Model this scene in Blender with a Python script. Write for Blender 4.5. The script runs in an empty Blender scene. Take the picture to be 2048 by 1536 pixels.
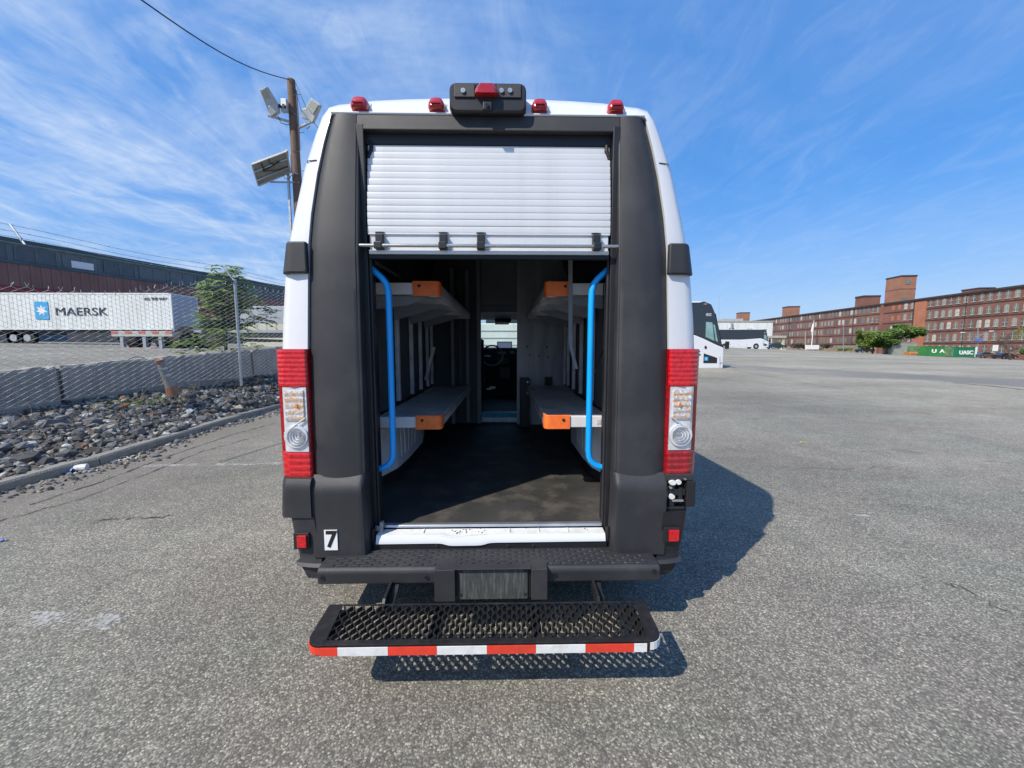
import bpy, bmesh, math, random
import numpy as np
from mathutils import Vector, Matrix, Euler
random.seed(7); rng = np.random.default_rng(7)
R = math.radians
SC = bpy.context.scene
COL = SC.collection

# ---------------------------------------------------------------- camera
cam_d = bpy.data.cameras.new('camera'); cam = bpy.data.objects.new('camera', cam_d); COL.objects.link(cam)
cam_d.sensor_width = 36; cam_d.lens = 770 / 2048 * 36; cam_d.clip_start = .05; cam_d.clip_end = 3000
cam.location = (.087, 0, 1.4); cam.rotation_euler = (R(90 - 5.4), 0, R(-1.04))
SC.camera = cam
# ---------------------------------------------------------------- light
SUN = Vector((-.72, -.61, 1.0)).normalized()          # towards the sun
EL = math.asin(SUN.z); AZ = math.atan2(SUN.x, SUN.y)
sd = bpy.data.lights.new('sun', 'SUN'); sd.energy = 4.6; sd.angle = R(.55); sd.color = (1, .93, .82)
sun = bpy.data.objects.new('sun', sd); COL.objects.link(sun)
sun.rotation_euler = (-SUN).to_track_quat('-Z', 'Y').to_euler(); sun.location = (-20, -20, 30)
W = bpy.data.worlds.new('World'); SC.world = W; W.use_nodes = True
def build_world():
    nt = W.node_tree; N = nt.nodes; L = nt.links; N.clear()
    out = N.new('ShaderNodeOutputWorld'); bg = N.new('ShaderNodeBackground'); L.new(bg.outputs[0], out.inputs[0])
    sky = N.new('ShaderNodeTexSky'); sky.sky_type = 'NISHITA'; sky.sun_disc = False
    sky.sun_elevation = EL; sky.sun_rotation = AZ; sky.air_density = 1.0; sky.dust_density = .25; sky.ozone_density = 2.2; sky.altitude = 50
    hs = N.new('ShaderNodeHueSaturation'); hs.inputs['Saturation'].default_value = 1.45; hs.inputs['Value'].default_value = 1.62
    L.new(sky.outputs[0], hs.inputs['Color'])
    tc = N.new('ShaderNodeTexCoord'); sep = N.new('ShaderNodeSeparateXYZ'); L.new(tc.outputs['Generated'], sep.inputs[0])
    def math_(op, a, b=None):
        m = N.new('ShaderNodeMath'); m.operation = op
        for i, v in enumerate((a, b)):
            if v is None: continue
            if isinstance(v, (int, float)): m.inputs[i].default_value = v
            else: L.new(v, m.inputs[i])
        return m.outputs[0]
    zz = math_('ADD', math_('MAXIMUM', sep.outputs[2], 0.0), .12)
    cx = math_('DIVIDE', sep.outputs[0], zz); cy = math_('DIVIDE', sep.outputs[1], zz)
    def layer(rot, sx, sy, scale, detail, dist, lo, hi, off):
        cb = N.new('ShaderNodeCombineXYZ'); L.new(cx, cb.inputs[0]); L.new(cy, cb.inputs[1])
        mp = N.new('ShaderNodeMapping'); mp.inputs['Rotation'].default_value = (0, 0, R(rot)); mp.inputs['Scale'].default_value = (sx, sy, 1)
        mp.inputs['Location'].default_value = off
        L.new(cb.outputs[0], mp.inputs[0])
        n = N.new('ShaderNodeTexNoise'); n.inputs['Scale'].default_value = scale; n.inputs['Detail'].default_value = detail
        n.inputs['Roughness'].default_value = .64; n.inputs['Distortion'].default_value = dist
        L.new(mp.outputs[0], n.inputs['Vector'])
        r = N.new('ShaderNodeMapRange'); r.interpolation_type = 'SMOOTHSTEP'; r.inputs['From Min'].default_value = lo; r.inputs['From Max'].default_value = hi
        L.new(n.outputs['Fac'], r.inputs['Value']); return r.outputs[0]
    veil = layer(20, .45, .75, 1.1, 6, .6, .38, .68, (.4, .2, 0))
    streak = layer(-32, 1.05, .62, 1.6, 9, .9, .40, .74, (3.1, 1.7, 0))
    fine = layer(-40, 2.2, 1.0, 2.6, 11, 1.1, .42, .78, (7.1, 4.7, 0))
    # the cirrus bank lies to the west (left), thinning eastwards
    west = N.new('ShaderNodeMapRange'); west.interpolation_type = 'SMOOTHSTEP'
    west.inputs['From Min'].default_value = .45; west.inputs['From Max'].default_value = -.55
    west.inputs['To Min'].default_value = .10; west.inputs['To Max'].default_value = 1.0
    L.new(sep.outputs[0], west.inputs['Value'])
    a = math_('MULTIPLY', math_('ADD', math_('MULTIPLY', veil, .66), math_('MULTIPLY', streak, .52)), west.outputs[0])
    b = math_('MULTIPLY', math_('MULTIPLY', fine, .38), math_('ADD', math_('MULTIPLY', west.outputs[0], .7), .3))
    f = math_('MINIMUM', math_('MULTIPLY', math_('ADD', a, b), .95), .9)
    lowhaze = N.new('ShaderNodeMapRange'); lowhaze.inputs['From Min'].default_value = .0; lowhaze.inputs['From Max'].default_value = .35
    lowhaze.inputs['To Min'].default_value = .62; lowhaze.inputs['To Max'].default_value = 0; lowhaze.interpolation_type = 'SMOOTHSTEP'
    L.new(sep.outputs[2], lowhaze.inputs['Value'])
    ev = N.new('ShaderNodeMixRGB'); ev.inputs[0].default_value = .62; L.new(hs.outputs[0], ev.inputs[1]); ev.inputs[2].default_value = (1.25, 3.25, 7.7, 1)
    mx0 = N.new('ShaderNodeMixRGB'); L.new(lowhaze.outputs[0], mx0.inputs[0]); L.new(ev.outputs[0], mx0.inputs[1]); mx0.inputs[2].default_value = (3.9, 5.3, 7.3, 1)
    mx = N.new('ShaderNodeMixRGB'); L.new(f, mx.inputs[0]); L.new(mx0.outputs[0], mx.inputs[1])
    mx.inputs[2].default_value = (6.0, 7.2, 8.7, 1)
    tn = N.new('ShaderNodeMixRGB'); tn.blend_type = 'MULTIPLY'; tn.inputs[0].default_value = 1; L.new(mx.outputs[0], tn.inputs[1]); tn.inputs[2].default_value = (.94, .93, .95, 1)
    L.new(tn.outputs[0], bg.inputs[0]); bg.inputs[1].default_value = .10
build_world()
SC.view_settings.view_transform = 'Standard'; SC.view_settings.look = 'None'; SC.view_settings.exposure = .25; SC.view_settings.gamma = 1
SC.view_settings.use_curve_mapping = False
SC.cycles.max_bounces = 6; SC.cycles.transparent_max_bounces = 12

# ---------------------------------------------------------------- measuring helpers (camera model of the photograph)
_P, _Y = R(5.4), R(1.04)
def ray(px, py):
    u, v = (px - 1024) / 770, (py - 768) / 770
    y1 = math.cos(_P) - v * math.sin(_P); z1 = -math.sin(_P) - v * math.cos(_P)
    return u * math.cos(_Y) + y1 * math.sin(_Y), -u * math.sin(_Y) + y1 * math.cos(_Y), z1
def at(px, py, Y):
    x, y, z = ray(px, py); t = Y / y
    return Vector((.087 + x * t, Y, 1.4 + z * t))
def gnd(px, py, z=0):
    x, y, w = ray(px, py); t = (z - 1.4) / w
    return Vector((.087 + x * t, y * t, z))

# ---------------------------------------------------------------- materials
def new_mat(name):
    m = bpy.data.materials.new(name); m.use_nodes = True
    return m, m.node_tree.nodes, m.node_tree.links, m.node_tree.nodes['Principled BSDF']
def mat(name, col, rough=.5, metal=0., var=.15, vscale=6., bump=0., bscale=200., coat=0., dirt=None, dscale=3., spec=.5, coord='Object', stretch=None, trans=0.):
    m, N, L, P = new_mat(name)
    P.inputs['Roughness'].default_value = rough; P.inputs['Metallic'].default_value = metal
    P.inputs['Coat Weight'].default_value = coat; P.inputs['Specular IOR Level'].default_value = spec
    P.inputs['Transmission Weight'].default_value = trans
    tc = N.new('ShaderNodeTexCoord'); src = tc.outputs[coord]
    if stretch:
        mp = N.new('ShaderNodeMapping'); mp.inputs['Scale'].default_value = stretch; L.new(src, mp.inputs[0]); src = mp.outputs[0]
    n = N.new('ShaderNodeTexNoise'); n.inputs['Scale'].default_value = vscale; n.inputs['Detail'].default_value = 6; L.new(src, n.inputs['Vector'])
    mr = N.new('ShaderNodeMapRange'); mr.inputs['From Min'].default_value = .3; mr.inputs['From Max'].default_value = .7
    mr.inputs['To Min'].default_value = 1 - var; mr.inputs['To Max'].default_value = 1 + var; L.new(n.outputs['Fac'], mr.inputs['Value'])
    mx = N.new('ShaderNodeMixRGB'); mx.blend_type = 'MULTIPLY'; mx.inputs[0].default_value = 1; mx.inputs[1].default_value = (*col, 1)
    L.new(mr.outputs[0], mx.inputs[2]); cur = mx.outputs[0]
    if dirt:
        n2 = N.new('ShaderNodeTexNoise'); n2.inputs['Scale'].default_value = dscale; n2.inputs['Detail'].default_value = 9; n2.inputs['Roughness'].default_value = .7
        L.new(src, n2.inputs['Vector'])
        m2 = N.new('ShaderNodeMapRange'); m2.inputs['From Min'].default_value = .48; m2.inputs['From Max'].default_value = .72
        m2.inputs['To Max'].default_value = dirt[3]; L.new(n2.outputs['Fac'], m2.inputs['Value'])
        x2 = N.new('ShaderNodeMixRGB'); L.new(m2.outputs[0], x2.inputs[0]); L.new(cur, x2.inputs[1]); x2.inputs[2].default_value = (*dirt[:3], 1); cur = x2.outputs[0]
    L.new(cur, P.inputs['Base Color'])
    r2 = N.new('ShaderNodeMapRange'); r2.inputs['To Min'].default_value = max(.02, rough - .08); r2.inputs['To Max'].default_value = min(1, rough + .1)
    L.new(n.outputs['Fac'], r2.inputs['Value']); L.new(r2.outputs[0], P.inputs['Roughness'])
    if bump:
        b = N.new('ShaderNodeBump'); b.inputs['Strength'].default_value = bump; b.inputs['Distance'].default_value = .002 if bscale > 60 else .02
        nb = N.new('ShaderNodeTexNoise'); nb.inputs['Scale'].default_value = bscale; nb.inputs['Detail'].default_value = 3; L.new(src, nb.inputs['Vector'])
        L.new(nb.outputs['Fac'], b.inputs['Height']); L.new(b.outputs[0], P.inputs['Normal'])
    return m
def random_mat(name, cols, rough=.85, bump=.4, bscale=30.):
    """colour picked per object and per island from a ramp"""
    m, N, L, P = new_mat(name); P.inputs['Roughness'].default_value = rough
    oi = N.new('ShaderNodeObjectInfo'); g = N.new('ShaderNodeNewGeometry')
    ad = N.new('ShaderNodeMath'); ad.operation = 'ADD'; L.new(oi.outputs['Random'], ad.inputs[0]); L.new(g.outputs['Random Per Island'], ad.inputs[1])
    fr = N.new('ShaderNodeMath'); fr.operation = 'FRACT'; L.new(ad.outputs[0], fr.inputs[0])
    cr = N.new('ShaderNodeValToRGB'); cr.color_ramp.interpolation = 'CONSTANT'
    while len(cr.color_ramp.elements) < len(cols): cr.color_ramp.elements.new(.5)
    pos = 0
    for e, (w, c) in zip(cr.color_ramp.elements, cols):
        e.position = pos; e.color = (*c, 1); pos += w
    L.new(fr.outputs[0], cr.inputs[0])
    n = N.new('ShaderNodeTexNoise'); n.inputs['Scale'].default_value = bscale; n.inputs['Detail'].default_value = 5
    tc = N.new('ShaderNodeTexCoord'); L.new(tc.outputs['Object'], n.inputs['Vector'])
    mr = N.new('ShaderNodeMapRange'); mr.inputs['To Min'].default_value = .6; mr.inputs['To Max'].default_value = 1.4; L.new(n.outputs['Fac'], mr.inputs['Value'])
    mx = N.new('ShaderNodeMixRGB'); mx.blend_type = 'MULTIPLY'; mx.inputs[0].default_value = 1; L.new(cr.outputs[0], mx.inputs[1]); L.new(mr.outputs[0], mx.inputs[2])
    L.new(mx.outputs[0], P.inputs['Base Color'])
    b = N.new('ShaderNodeBump'); b.inputs['Strength'].default_value = bump; b.inputs['Distance'].default_value = .01
    L.new(n.outputs['Fac'], b.inputs['Height']); L.new(b.outputs[0], P.inputs['Normal'])
    return m
def leaf_mat(name, c1, c2, c3):
    m = random_mat(name, [(.45, c1), (.35, c2), (.2, c3)], .6, .1, 8)
    N = m.node_tree.nodes; L = m.node_tree.links; P = N['Principled BSDF']
    tr = N.new('ShaderNodeBsdfTranslucent'); ms = N.new('ShaderNodeMixShader'); ms.inputs[0].default_value = .42
    src = P.inputs['Base Color'].links[0].from_socket; L.new(src, tr.inputs[0])
    L.new(P.outputs[0], ms.inputs[1]); L.new(tr.outputs[0], ms.inputs[2]); L.new(ms.outputs[0], N['Material Output'].inputs[0])
    return m
def emit_mat(name, col, s):
    m, N, L, P = new_mat(name); P.inputs['Emission Color'].default_value = (*col, 1); P.inputs['Emission Strength'].default_value = s
    P.inputs['Base Color'].default_value = (*col, 1); return m
def glass_mat(name, tint=(.92, .98, .95)):
    m, N, L, P = new_mat(name)
    g = N.new('ShaderNodeBsdfGlossy'); g.inputs['Roughness'].default_value = .03; t = N.new('ShaderNodeBsdfTransparent'); t.inputs[0].default_value = (*tint, 1)
    f = N.new('ShaderNodeFresnel'); f.inputs[0].default_value = 1.45; ms = N.new('ShaderNodeMixShader')
    L.new(f.outputs[0], ms.inputs[0]); L.new(t.outputs[0], ms.inputs[1]); L.new(g.outputs[0], ms.inputs[2]); L.new(ms.outputs[0], N['Material Output'].inputs[0])
    return m
def asphalt(name, dirt_side=True):
    m, N, L, P = new_mat(name)
    tc = N.new('ShaderNodeTexCoord'); O = tc.outputs['Object']
    def noise(scale, detail=5, rough=.6, src=O, dist=0):
        n = N.new('ShaderNodeTexNoise'); n.inputs['Scale'].default_value = scale; n.inputs['Detail'].default_value = detail; n.inputs['Roughness'].default_value = rough
        n.inputs['Distortion'].default_value = dist; L.new(src, n.inputs['Vector']); return n.outputs['Fac']
    def rng_(s, a, b, c, d, smooth=False):
        r = N.new('ShaderNodeMapRange'); r.inputs['From Min'].default_value = a; r.inputs['From Max'].default_value = b
        r.inputs['To Min'].default_value = c; r.inputs['To Max'].default_value = d
        if smooth: r.interpolation_type = 'SMOOTHSTEP'
        L.new(s, r.inputs['Value']); return r.outputs[0]
    def mul(a, b, op='MULTIPLY'):
        x = N.new('ShaderNodeMath'); x.operation = op
        for i, v in enumerate((a, b)):
            if isinstance(v, (int, float)): x.inputs[i].default_value = v
            else: L.new(v, x.inputs[i])
        return x.outputs[0]
    def voro(scale):
        v = N.new('ShaderNodeTexVoronoi'); v.inputs['Scale'].default_value = scale; v.inputs['Randomness'].default_value = 1; L.new(O, v.inputs['Vector']); return v
    v1 = voro(135); v2 = voro(62)
    sp = N.new('ShaderNodeSeparateColor'); L.new(v1.outputs['Color'], sp.inputs[0])
    cr = N.new('ShaderNodeValToRGB'); e = cr.color_ramp.elements
    e[0].position = 0; e[0].color = (.13, .126, .12, 1); e[1].position = 1; e[1].color = (.58, .55, .49, 1)
    for p, c in ((.30, (.185, .18, .172)), (.62, (.26, .253, .24)), (.82, (.35, .34, .315)), (.93, (.42, .405, .37))):
        q = cr.color_ramp.elements.new(p); q.color = (*c, 1)
    L.new(sp.outputs[0], cr.inputs[0])
    # bitumen between the stones
    edge = rng_(v1.outputs['Distance'], .3, .8, 0, .6, True)
    mx = N.new('ShaderNodeMixRGB'); L.new(edge, mx.inputs[0]); L.new(cr.outputs[0], mx.inputs[1]); mx.inputs[2].default_value = (.085, .084, .083, 1)
    sp2 = N.new('ShaderNodeSeparateColor'); L.new(v2.outputs['Color'], sp2.inputs[0])
    big = rng_(sp2.outputs[1], .92, .97, 0, .4)
    bigm = mul(big, rng_(v2.outputs['Distance'], .2, .45, 1, 0))
    mxb = N.new('ShaderNodeMixRGB'); L.new(bigm, mxb.inputs[0]); L.new(mx.outputs[0], mxb.inputs[1]); mxb.inputs[2].default_value = (.5, .48, .43, 1)
    # broad wear, wheel paths, patches
    w = mul(mul(rng_(noise(.35, 5), .3, .7, .78, 1.18), rng_(noise(2.3, 6), .3, .7, .88, 1.12)), rng_(noise(14, 4), .3, .7, .88, 1.12))
    mp = N.new('ShaderNodeMapping'); mp.inputs['Scale'].default_value = (.02, .16, 1); mp.inputs['Rotation'].default_value = (0, 0, R(7)); L.new(O, mp.inputs[0])
    w = mul(w, rng_(noise(1.6, 6, .6, mp.outputs[0]), .35, .65, .84, 1.14))
    mw = N.new('ShaderNodeMixRGB'); mw.blend_type = 'MULTIPLY'; mw.inputs[0].default_value = 1; L.new(mxb.outputs[0], mw.inputs[1]); L.new(w, mw.inputs[2])
    tw = N.new('ShaderNodeMixRGB'); tw.blend_type = 'MULTIPLY'; tw.inputs[0].default_value = 1; L.new(mw.outputs[0], tw.inputs[1]); tw.inputs[2].default_value = (1.03, .97, .865, 1)
    cur = tw.outputs[0]
    hv = N.new('ShaderNodeMixRGB'); hv.blend_type = 'MULTIPLY'; L.new(rng_(noise(.7, 6, .6, O, .6), .42, .6, 0, 1, True), hv.inputs[0]); L.new(cur, hv.inputs[1]); hv.inputs[2].default_value = (.90, .95, .93, 1); cur = hv.outputs[0]
    st_ = N.new('ShaderNodeMixRGB'); L.new(mul(rng_(noise(1.3, 3, .5, O, .3), .66, .72, 0, .5, True), rng_(noise(9, 6), .35, .6, .3, 1)), st_.inputs[0]); L.new(cur, st_.inputs[1]); st_.inputs[2].default_value = (.10, .095, .09, 1); cur = st_.outputs[0]
    sep = N.new('ShaderNodeSeparateXYZ'); L.new(O, sep.inputs[0])
    if dirt_side:
        # brown silt washed up along the kerb
        ms = rng_(mul(sep.outputs[0], mul(noise(1.1, 6), 1.6), 'ADD'), -3.9, -2.2, .75, 0, True)
        ms = mul(ms, rng_(noise(5, 8, .7), .3, .62, .25, 1))
        md = N.new('ShaderNodeMixRGB'); L.new(ms, md.inputs[0]); L.new(cur, md.inputs[1]); md.inputs[2].default_value = (.17, .147, .122, 1); cur = md.outputs[0]
        # fine cracks
        nz = noise(.8, 4, .55, O, 1.2)
        c1 = mul(mul(nz, -.5, 'ADD'), 0, 'ADD'); ab = N.new('ShaderNodeMath'); ab.operation = 'ABSOLUTE'; L.new(c1, ab.inputs[0])
        ck = mul(rng_(ab.outputs[0], 0, .0022, 1, 0), rng_(noise(.5, 2), .52, .6, 0, .6))
        mc = N.new('ShaderNodeMixRGB'); L.new(ck, mc.inputs[0]); L.new(cur, mc.inputs[1]); mc.inputs[2].default_value = (.03, .03, .03, 1); cur = mc.outputs[0]
        # paving colour turns paler towards the outer lot
        outer_pale = N.new('ShaderNodeMixRGB'); outer_pale.blend_type = 'MULTIPLY'; L.new(rng_(mul(sep.outputs[0], mul(noise(.2, 3), 6.), 'ADD'), 8, 18, 0, 1, True), outer_pale.inputs[0]); L.new(cur, outer_pale.inputs[1]); outer_pale.inputs[2].default_value = (1.38, 1.36, 1.30, 1); cur = outer_pale.outputs[0]
        # a strip of newer, darker paving crossing the far lot
        A, B = gnd(1460, 731, .3), gnd(2048, 783, -.2)
        d = (B - A).xy.normalized(); nx, ny = -d.y, d.x
        dist = mul(mul(mul(sep.outputs[0], nx), mul(sep.outputs[1], ny), 'ADD'), -(A.x * nx + A.y * ny), 'ADD')
        dist = mul(dist, mul(mul(noise(.25, 4), -.5, 'ADD'), 5.), 'ADD')
        ab2 = N.new('ShaderNodeMath'); ab2.operation = 'ABSOLUTE'; L.new(dist, ab2.inputs[0])
        st = mul(rng_(ab2.outputs[0], 1.6, 2.4, .5, 0, True), rng_(sep.outputs[0], 8, 16, 0, 1))
        mt = N.new('ShaderNodeMixRGB'); L.new(st, mt.inputs[0]); L.new(cur, mt.inputs[1]); mt.inputs[2].default_value = (.11, .112, .118, 1); cur = mt.outputs[0]
    L.new(cur, P.inputs['Base Color']); P.inputs['Roughness'].default_value = .85; P.inputs['Specular IOR Level'].default_value = .35
    b = N.new('ShaderNodeBump'); b.inputs['Strength'].default_value = .45; b.inputs['Distance'].default_value = .004; b.invert = True
    L.new(v1.outputs['Distance'], b.inputs['Height']); L.new(b.outputs[0], P.inputs['Normal'])
    return m

M = {}
M['asphalt'] = asphalt('asphalt'); M['yard_asphalt'] = asphalt('yard_asphalt', False)
M['white'] = mat('white_paint', (.68, .69, .71), .28, 0, .03, 2, coat=.6)
M['white_dull'] = mat('white_dull', (.72, .73, .74), .5, 0, .08, 2, dirt=(.35, .33, .3, .35))
M['plastic'] = mat('black_plastic', (.027, .027, .031), .5, 0, .14, 5, .5, 700, dirt=(.085, .082, .078, .35), dscale=3.1)
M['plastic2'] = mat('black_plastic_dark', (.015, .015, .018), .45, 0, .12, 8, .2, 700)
M['rubber'] = mat('black_rubber', (.012, .012, .013), .6, 0, .15, 20)
M['slat'] = mat('slat_paint', (.67, .68, .69), .38, .15, .05, 4, dirt=(.52, .52, .51, .35), dscale=5)
M['alu'] = mat('aluminium', (.62, .63, .65), .38, .85, .1, 12, .1, 400, dirt=(.3, .3, .3, .3))
M['rail_sheen'] = mat('rail_sheen', (.78, .79, .81), .4, .1, .06, 10)  # aluminium front rail; its sky reflection is put into the pale base colour
M['alu_dull'] = mat('aluminium_dull', (.68, .69, .71), .4, .25, .15, 9, dirt=(.15, .15, .16, .4))
M['bar_steel'] = mat('bar_steel', (.60, .58, .54), .25, .9, .08, 10)
M['orange'] = mat('orange_plastic', (.95, .19, .035), .45, 0, .1, 20, .1, 300, dirt=(.35, .08, .03, .4), dscale=18)
M['faded_orange'] = mat('faded_orange', (.30, .13, .07), .8, 0, .3, 9, dirt=(.14, .12, .10, .8), dscale=7)
M['blue'] = mat('blue_paint', (.0, .36, .90), .35, 0, .04, 6, coat=.3)
M['blue_sign'] = mat('blue_sign', (.02, .32, .62), .4, 0, .04, 6)
M['teal_strip'] = mat('teal_strip', (.02, .42, .58), .6, 0, .25, 30)
M['red_lens'] = mat('red_lens', (.55, .005, .010), .10, 0, .35, 55, .7, 110, coat=1)
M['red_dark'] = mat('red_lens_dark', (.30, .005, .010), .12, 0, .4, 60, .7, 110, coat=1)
M['silver_lens'] = mat('silver_lens', (.62, .64, .68), .16, .75, .35, 55, .8, 120, coat=1)
M['clear_rim'] = mat('clear_rim', (.72, .73, .75), .2, .3, .1, 40, coat=1)
M['amber'] = mat('amber_bulb', (.85, .26, .03), .2, 0, .4, 60, coat=1)
M['marker_red'] = mat('marker_red', (.42, .012, .014), .18, 0, .2, 25, coat=1)
M['tape_red'] = mat('tape_red', (.72, .05, .025), .4, 0, .08, 30, dirt=(.30, .06, .04, .5), dscale=22)
M['tape_white'] = mat('tape_white', (.72, .72, .70), .4, 0, .06, 30, dirt=(.40, .38, .34, .5), dscale=22)
M['sill'] = mat('sill_paint', (.66, .67, .66), .4, 0, .06, 10, dirt=(.34, .33, .30, .5), dscale=11)
M['floor_mat'] = mat('floor_rubber', (.036, .035, .034), .62, 0, .3, 3, .3, 300, dirt=(.14, .122, .10, .7), dscale=4.6)
M['lining'] = mat('dark_lining', (.085, .09, .10), .6, 0, .2, 4)
M['wall_panel'] = mat('grey_wall_panel', (.24, .26, .29), .5, 0, .15, 3)
M['bulkhead'] = mat('bulkhead_steel', (.48, .50, .53), .45, .3, .18, 2.5, dirt=(.08, .08, .09, .4), stretch=(3, 1, .6))
M['well_grey'] = mat('well_grey_plastic', (.74, .76, .79), .5, 0, .08, 5, dirt=(.16, .16, .17, .3))
M['seat'] = mat('seat_fabric', (.02, .02, .022), .8, 0, .2, 20)
M['screen'] = emit_mat('screen_lit', (.10, .13, .22), .8)
M['cab_lamp'] = emit_mat('cab_lamp_lit', (1, .75, .55), 8)
M['glass'] = glass_mat('windshield_glass')
M['black_glass'] = mat('black_glass', (.012, .014, .02), .06, 0, .1, 1, coat=1)
M['green_glass'] = mat('green_glass', (.20, .36, .34), .08, 0, .3, 1.2, coat=1)
M['plate_plastic'] = mat('scratched_holder', (.05, .052, .052), .5, 0, .3, 30, dirt=(.17, .17, .16, .8), dscale=9, stretch=(9, 1, .8))
M['metal_black'] = mat('black_powder_coat', (.022, .022, .024), .42, .3, .2, 40, .15, 500, dirt=(.09, .085, .08, .3), dscale=12)
M['concrete'] = mat('concrete', (.31, .285, .25), .9, 0, .22, 3, .6, 40, dirt=(.12, .115, .105, .7), dscale=1.6)
M['kerb'] = mat('kerb_concrete', (.25, .235, .20), .9, 0, .25, 5, .6, 60, dirt=(.12, .11, .095, .7), dscale=5)
M['galv'] = mat('galvanised', (.42, .44, .45), .42, .6, .15, 12)
M['mesh_wire'] = mat('mesh_wire', (.55, .56, .56), .5, .2, .1, 12)
M['galv_green'] = mat('rail_green', (.085, .125, .13), .5, .3, .2, 9)
M['soil'] = mat('stony_soil', (.07, .058, .046), .95, 0, .4, 5, .8, 25)
M['rock'] = random_mat('rock', [(.26, (.085, .085, .083)), (.20, (.14, .14, .137)), (.18, (.05, .050, .049)), (.10, (.23, .23, .22)), (.10, (.13, .105, .08)), (.11, (.31, .28, .22)), (.02, (.24, .12, .07)), (.05, (.48, .47, .44))])
M['twig'] = mat('dry_twig', (.22, .17, .11), .9, 0, .3, 30)
M['wood'] = mat('weathered_wood', (.20, .125, .085), .85, 0, .4, 4, .8, 30, dirt=(.06, .045, .035, .6), dscale=4, stretch=(6, 6, .7))
M['cable'] = mat('cable_black', (.02, .02, .025), .6)
M['lamp_grey'] = mat('lamp_housing', (.48, .50, .50), .45, .2, .08, 8)
M['led'] = mat('led_face', (.40, .41, .36), .3, 0, .25, 40)
M['panel_back'] = mat('panel_backsheet', (.26, .25, .22), .6, 0, .12, 6)
M['cont_white'] = mat('trailer_white', (.72, .74, .71), .45, 0, .08, .6, dirt=(.42, .41, .36, .5), dscale=.9, stretch=(2.5, 1, .35))
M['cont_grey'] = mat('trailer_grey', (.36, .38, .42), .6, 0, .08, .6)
M['cont_cream'] = mat('trailer_cream', (.52, .50, .38), .6, 0, .08, .6)
M['dull_white'] = mat('dull_white', (.42, .41, .38), .6, 0, .15, 6)
M['dull_red'] = mat('dull_red', (.45, .12, .08), .6, 0, .15, 6)
M['chassis'] = mat('chassis_dark', (.035, .037, .045), .6, .2, .3, 3)
M['tyre'] = mat('tyre', (.018, .018, .018), .8, 0, .2, 20)
M['hub'] = mat('hub', (.5, .51, .52), .4, .6, .2, 10)
M['logo_blue'] = mat('logo_blue', (.05, .36, .66), .5, 0, .03, 2)
M['ink'] = mat('ink_dark', (.02, .035, .05), .5, 0, .05, 2)
M['ink_black'] = mat('ink_black', (.012, .012, .012), .5, 0, .05, 2)
M['print_white'] = mat('print_white', (.76, .76, .75), .5, 0, .04, 2)
M['brown_clad'] = mat('brown_cladding', (.25, .125, .10), .75, 0, .12, .5)
M['red_band'] = mat('red_band', (.28, .045, .05), .7, 0, .1, .5)
M['band_grey'] = mat('band_grey', (.15, .165, .17), .6, 0, .25, .6)
M['mon_glass'] = random_mat('monitor_glass', [(.4, (.085, .095, .105)), (.3, (.12, .13, .14)), (.3, (.06, .07, .08))], .3, 0, 2)
M['roof_teal'] = mat('roof_edge', (.06, .085, .09), .6, 0, .15, 1)
M['brick'] = mat('red_brick', (.215, .098, .075), .9, 0, .28, .25, dirt=(.13, .045, .035, .6), dscale=.5)
M['brick_lt'] = mat('orange_brick', (.37, .145, .085), .9, 0, .15, .4)
M['brick_tower'] = mat('tower_brick', (.30, .145, .095), .9, 0, .15, .4)
M['brick_dk'] = mat('dark_cornice', (.05, .04, .04), .8, 0, .2, .5)
M['stone'] = mat('base_stone', (.26, .20, .15), .9, 0, .3, 1.2, dirt=(.10, .09, .075, .6), dscale=.6)
M['win'] = random_mat('mill_window', [(.4, (.14, .16, .15)), (.25, (.24, .26, .24)), (.2, (.09, .10, .105)), (.15, (.45, .45, .40))], .35, 0, 1.5)
M['win_frame'] = mat('window_frame', (.42, .40, .34), .7, 0, .2, 1)
M['green_cont'] = mat('green_container', (.035, .20, .055), .6, 0, .15, .6)
M['green_cont2'] = mat('teal_container', (.01, .17, .085), .6, 0, .12, .6)
M['faded_green'] = mat('faded_green', (.10, .20, .09), .7, 0, .3, .8, dirt=(.22, .24, .20, .6), dscale=.9)
M['grey_cont'] = mat('grey_container', (.30, .31, .28), .7, 0, .15, .6)
M['orange_paint'] = mat('orange_paint', (.60, .24, .06), .6, 0, .2, 2)
M['car_dark'] = mat('car_dark_paint', (.02, .022, .028), .25, .2, .1, 2, coat=1)
M['car_grey'] = mat('car_grey_paint', (.09, .10, .105), .3, .3, .1, 2, coat=1)
M['bark'] = mat('bark', (.09, .07, .055), .9, 0, .3, 6, .5, 30)
M['leaf'] = leaf_mat('leaf_green', (.07, .15, .03), (.12, .22, .035), (.20, .26, .05))
M['leaf_y'] = leaf_mat('leaf_sunny', (.10, .20, .035), (.18, .27, .045), (.28, .29, .05))
M['leaf_a'] = leaf_mat('leaf_sapling', (.18, .30, .09), (.30, .42, .14), (.48, .52, .24))
M['shrub'] = leaf_mat('leaf_shrub', (.035, .045, .02), (.06, .05, .025), (.11, .06, .03))
M['wrap_blue'] = mat('wrapper_blue', (.10, .20, .50), .4, 0, .3, 20)
M['clear_plastic'] = mat('cloudy_plastic', (.55, .56, .56), .25, 0, .2, 20)
M['leaf_yellow'] = mat('leaf_yellow', (.65, .55, .08), .6, 0, .2, 30)
M['crumbs'] = mat('white_crumbs', (.62, .56, .48), .8, 0, .2, 20)
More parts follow.
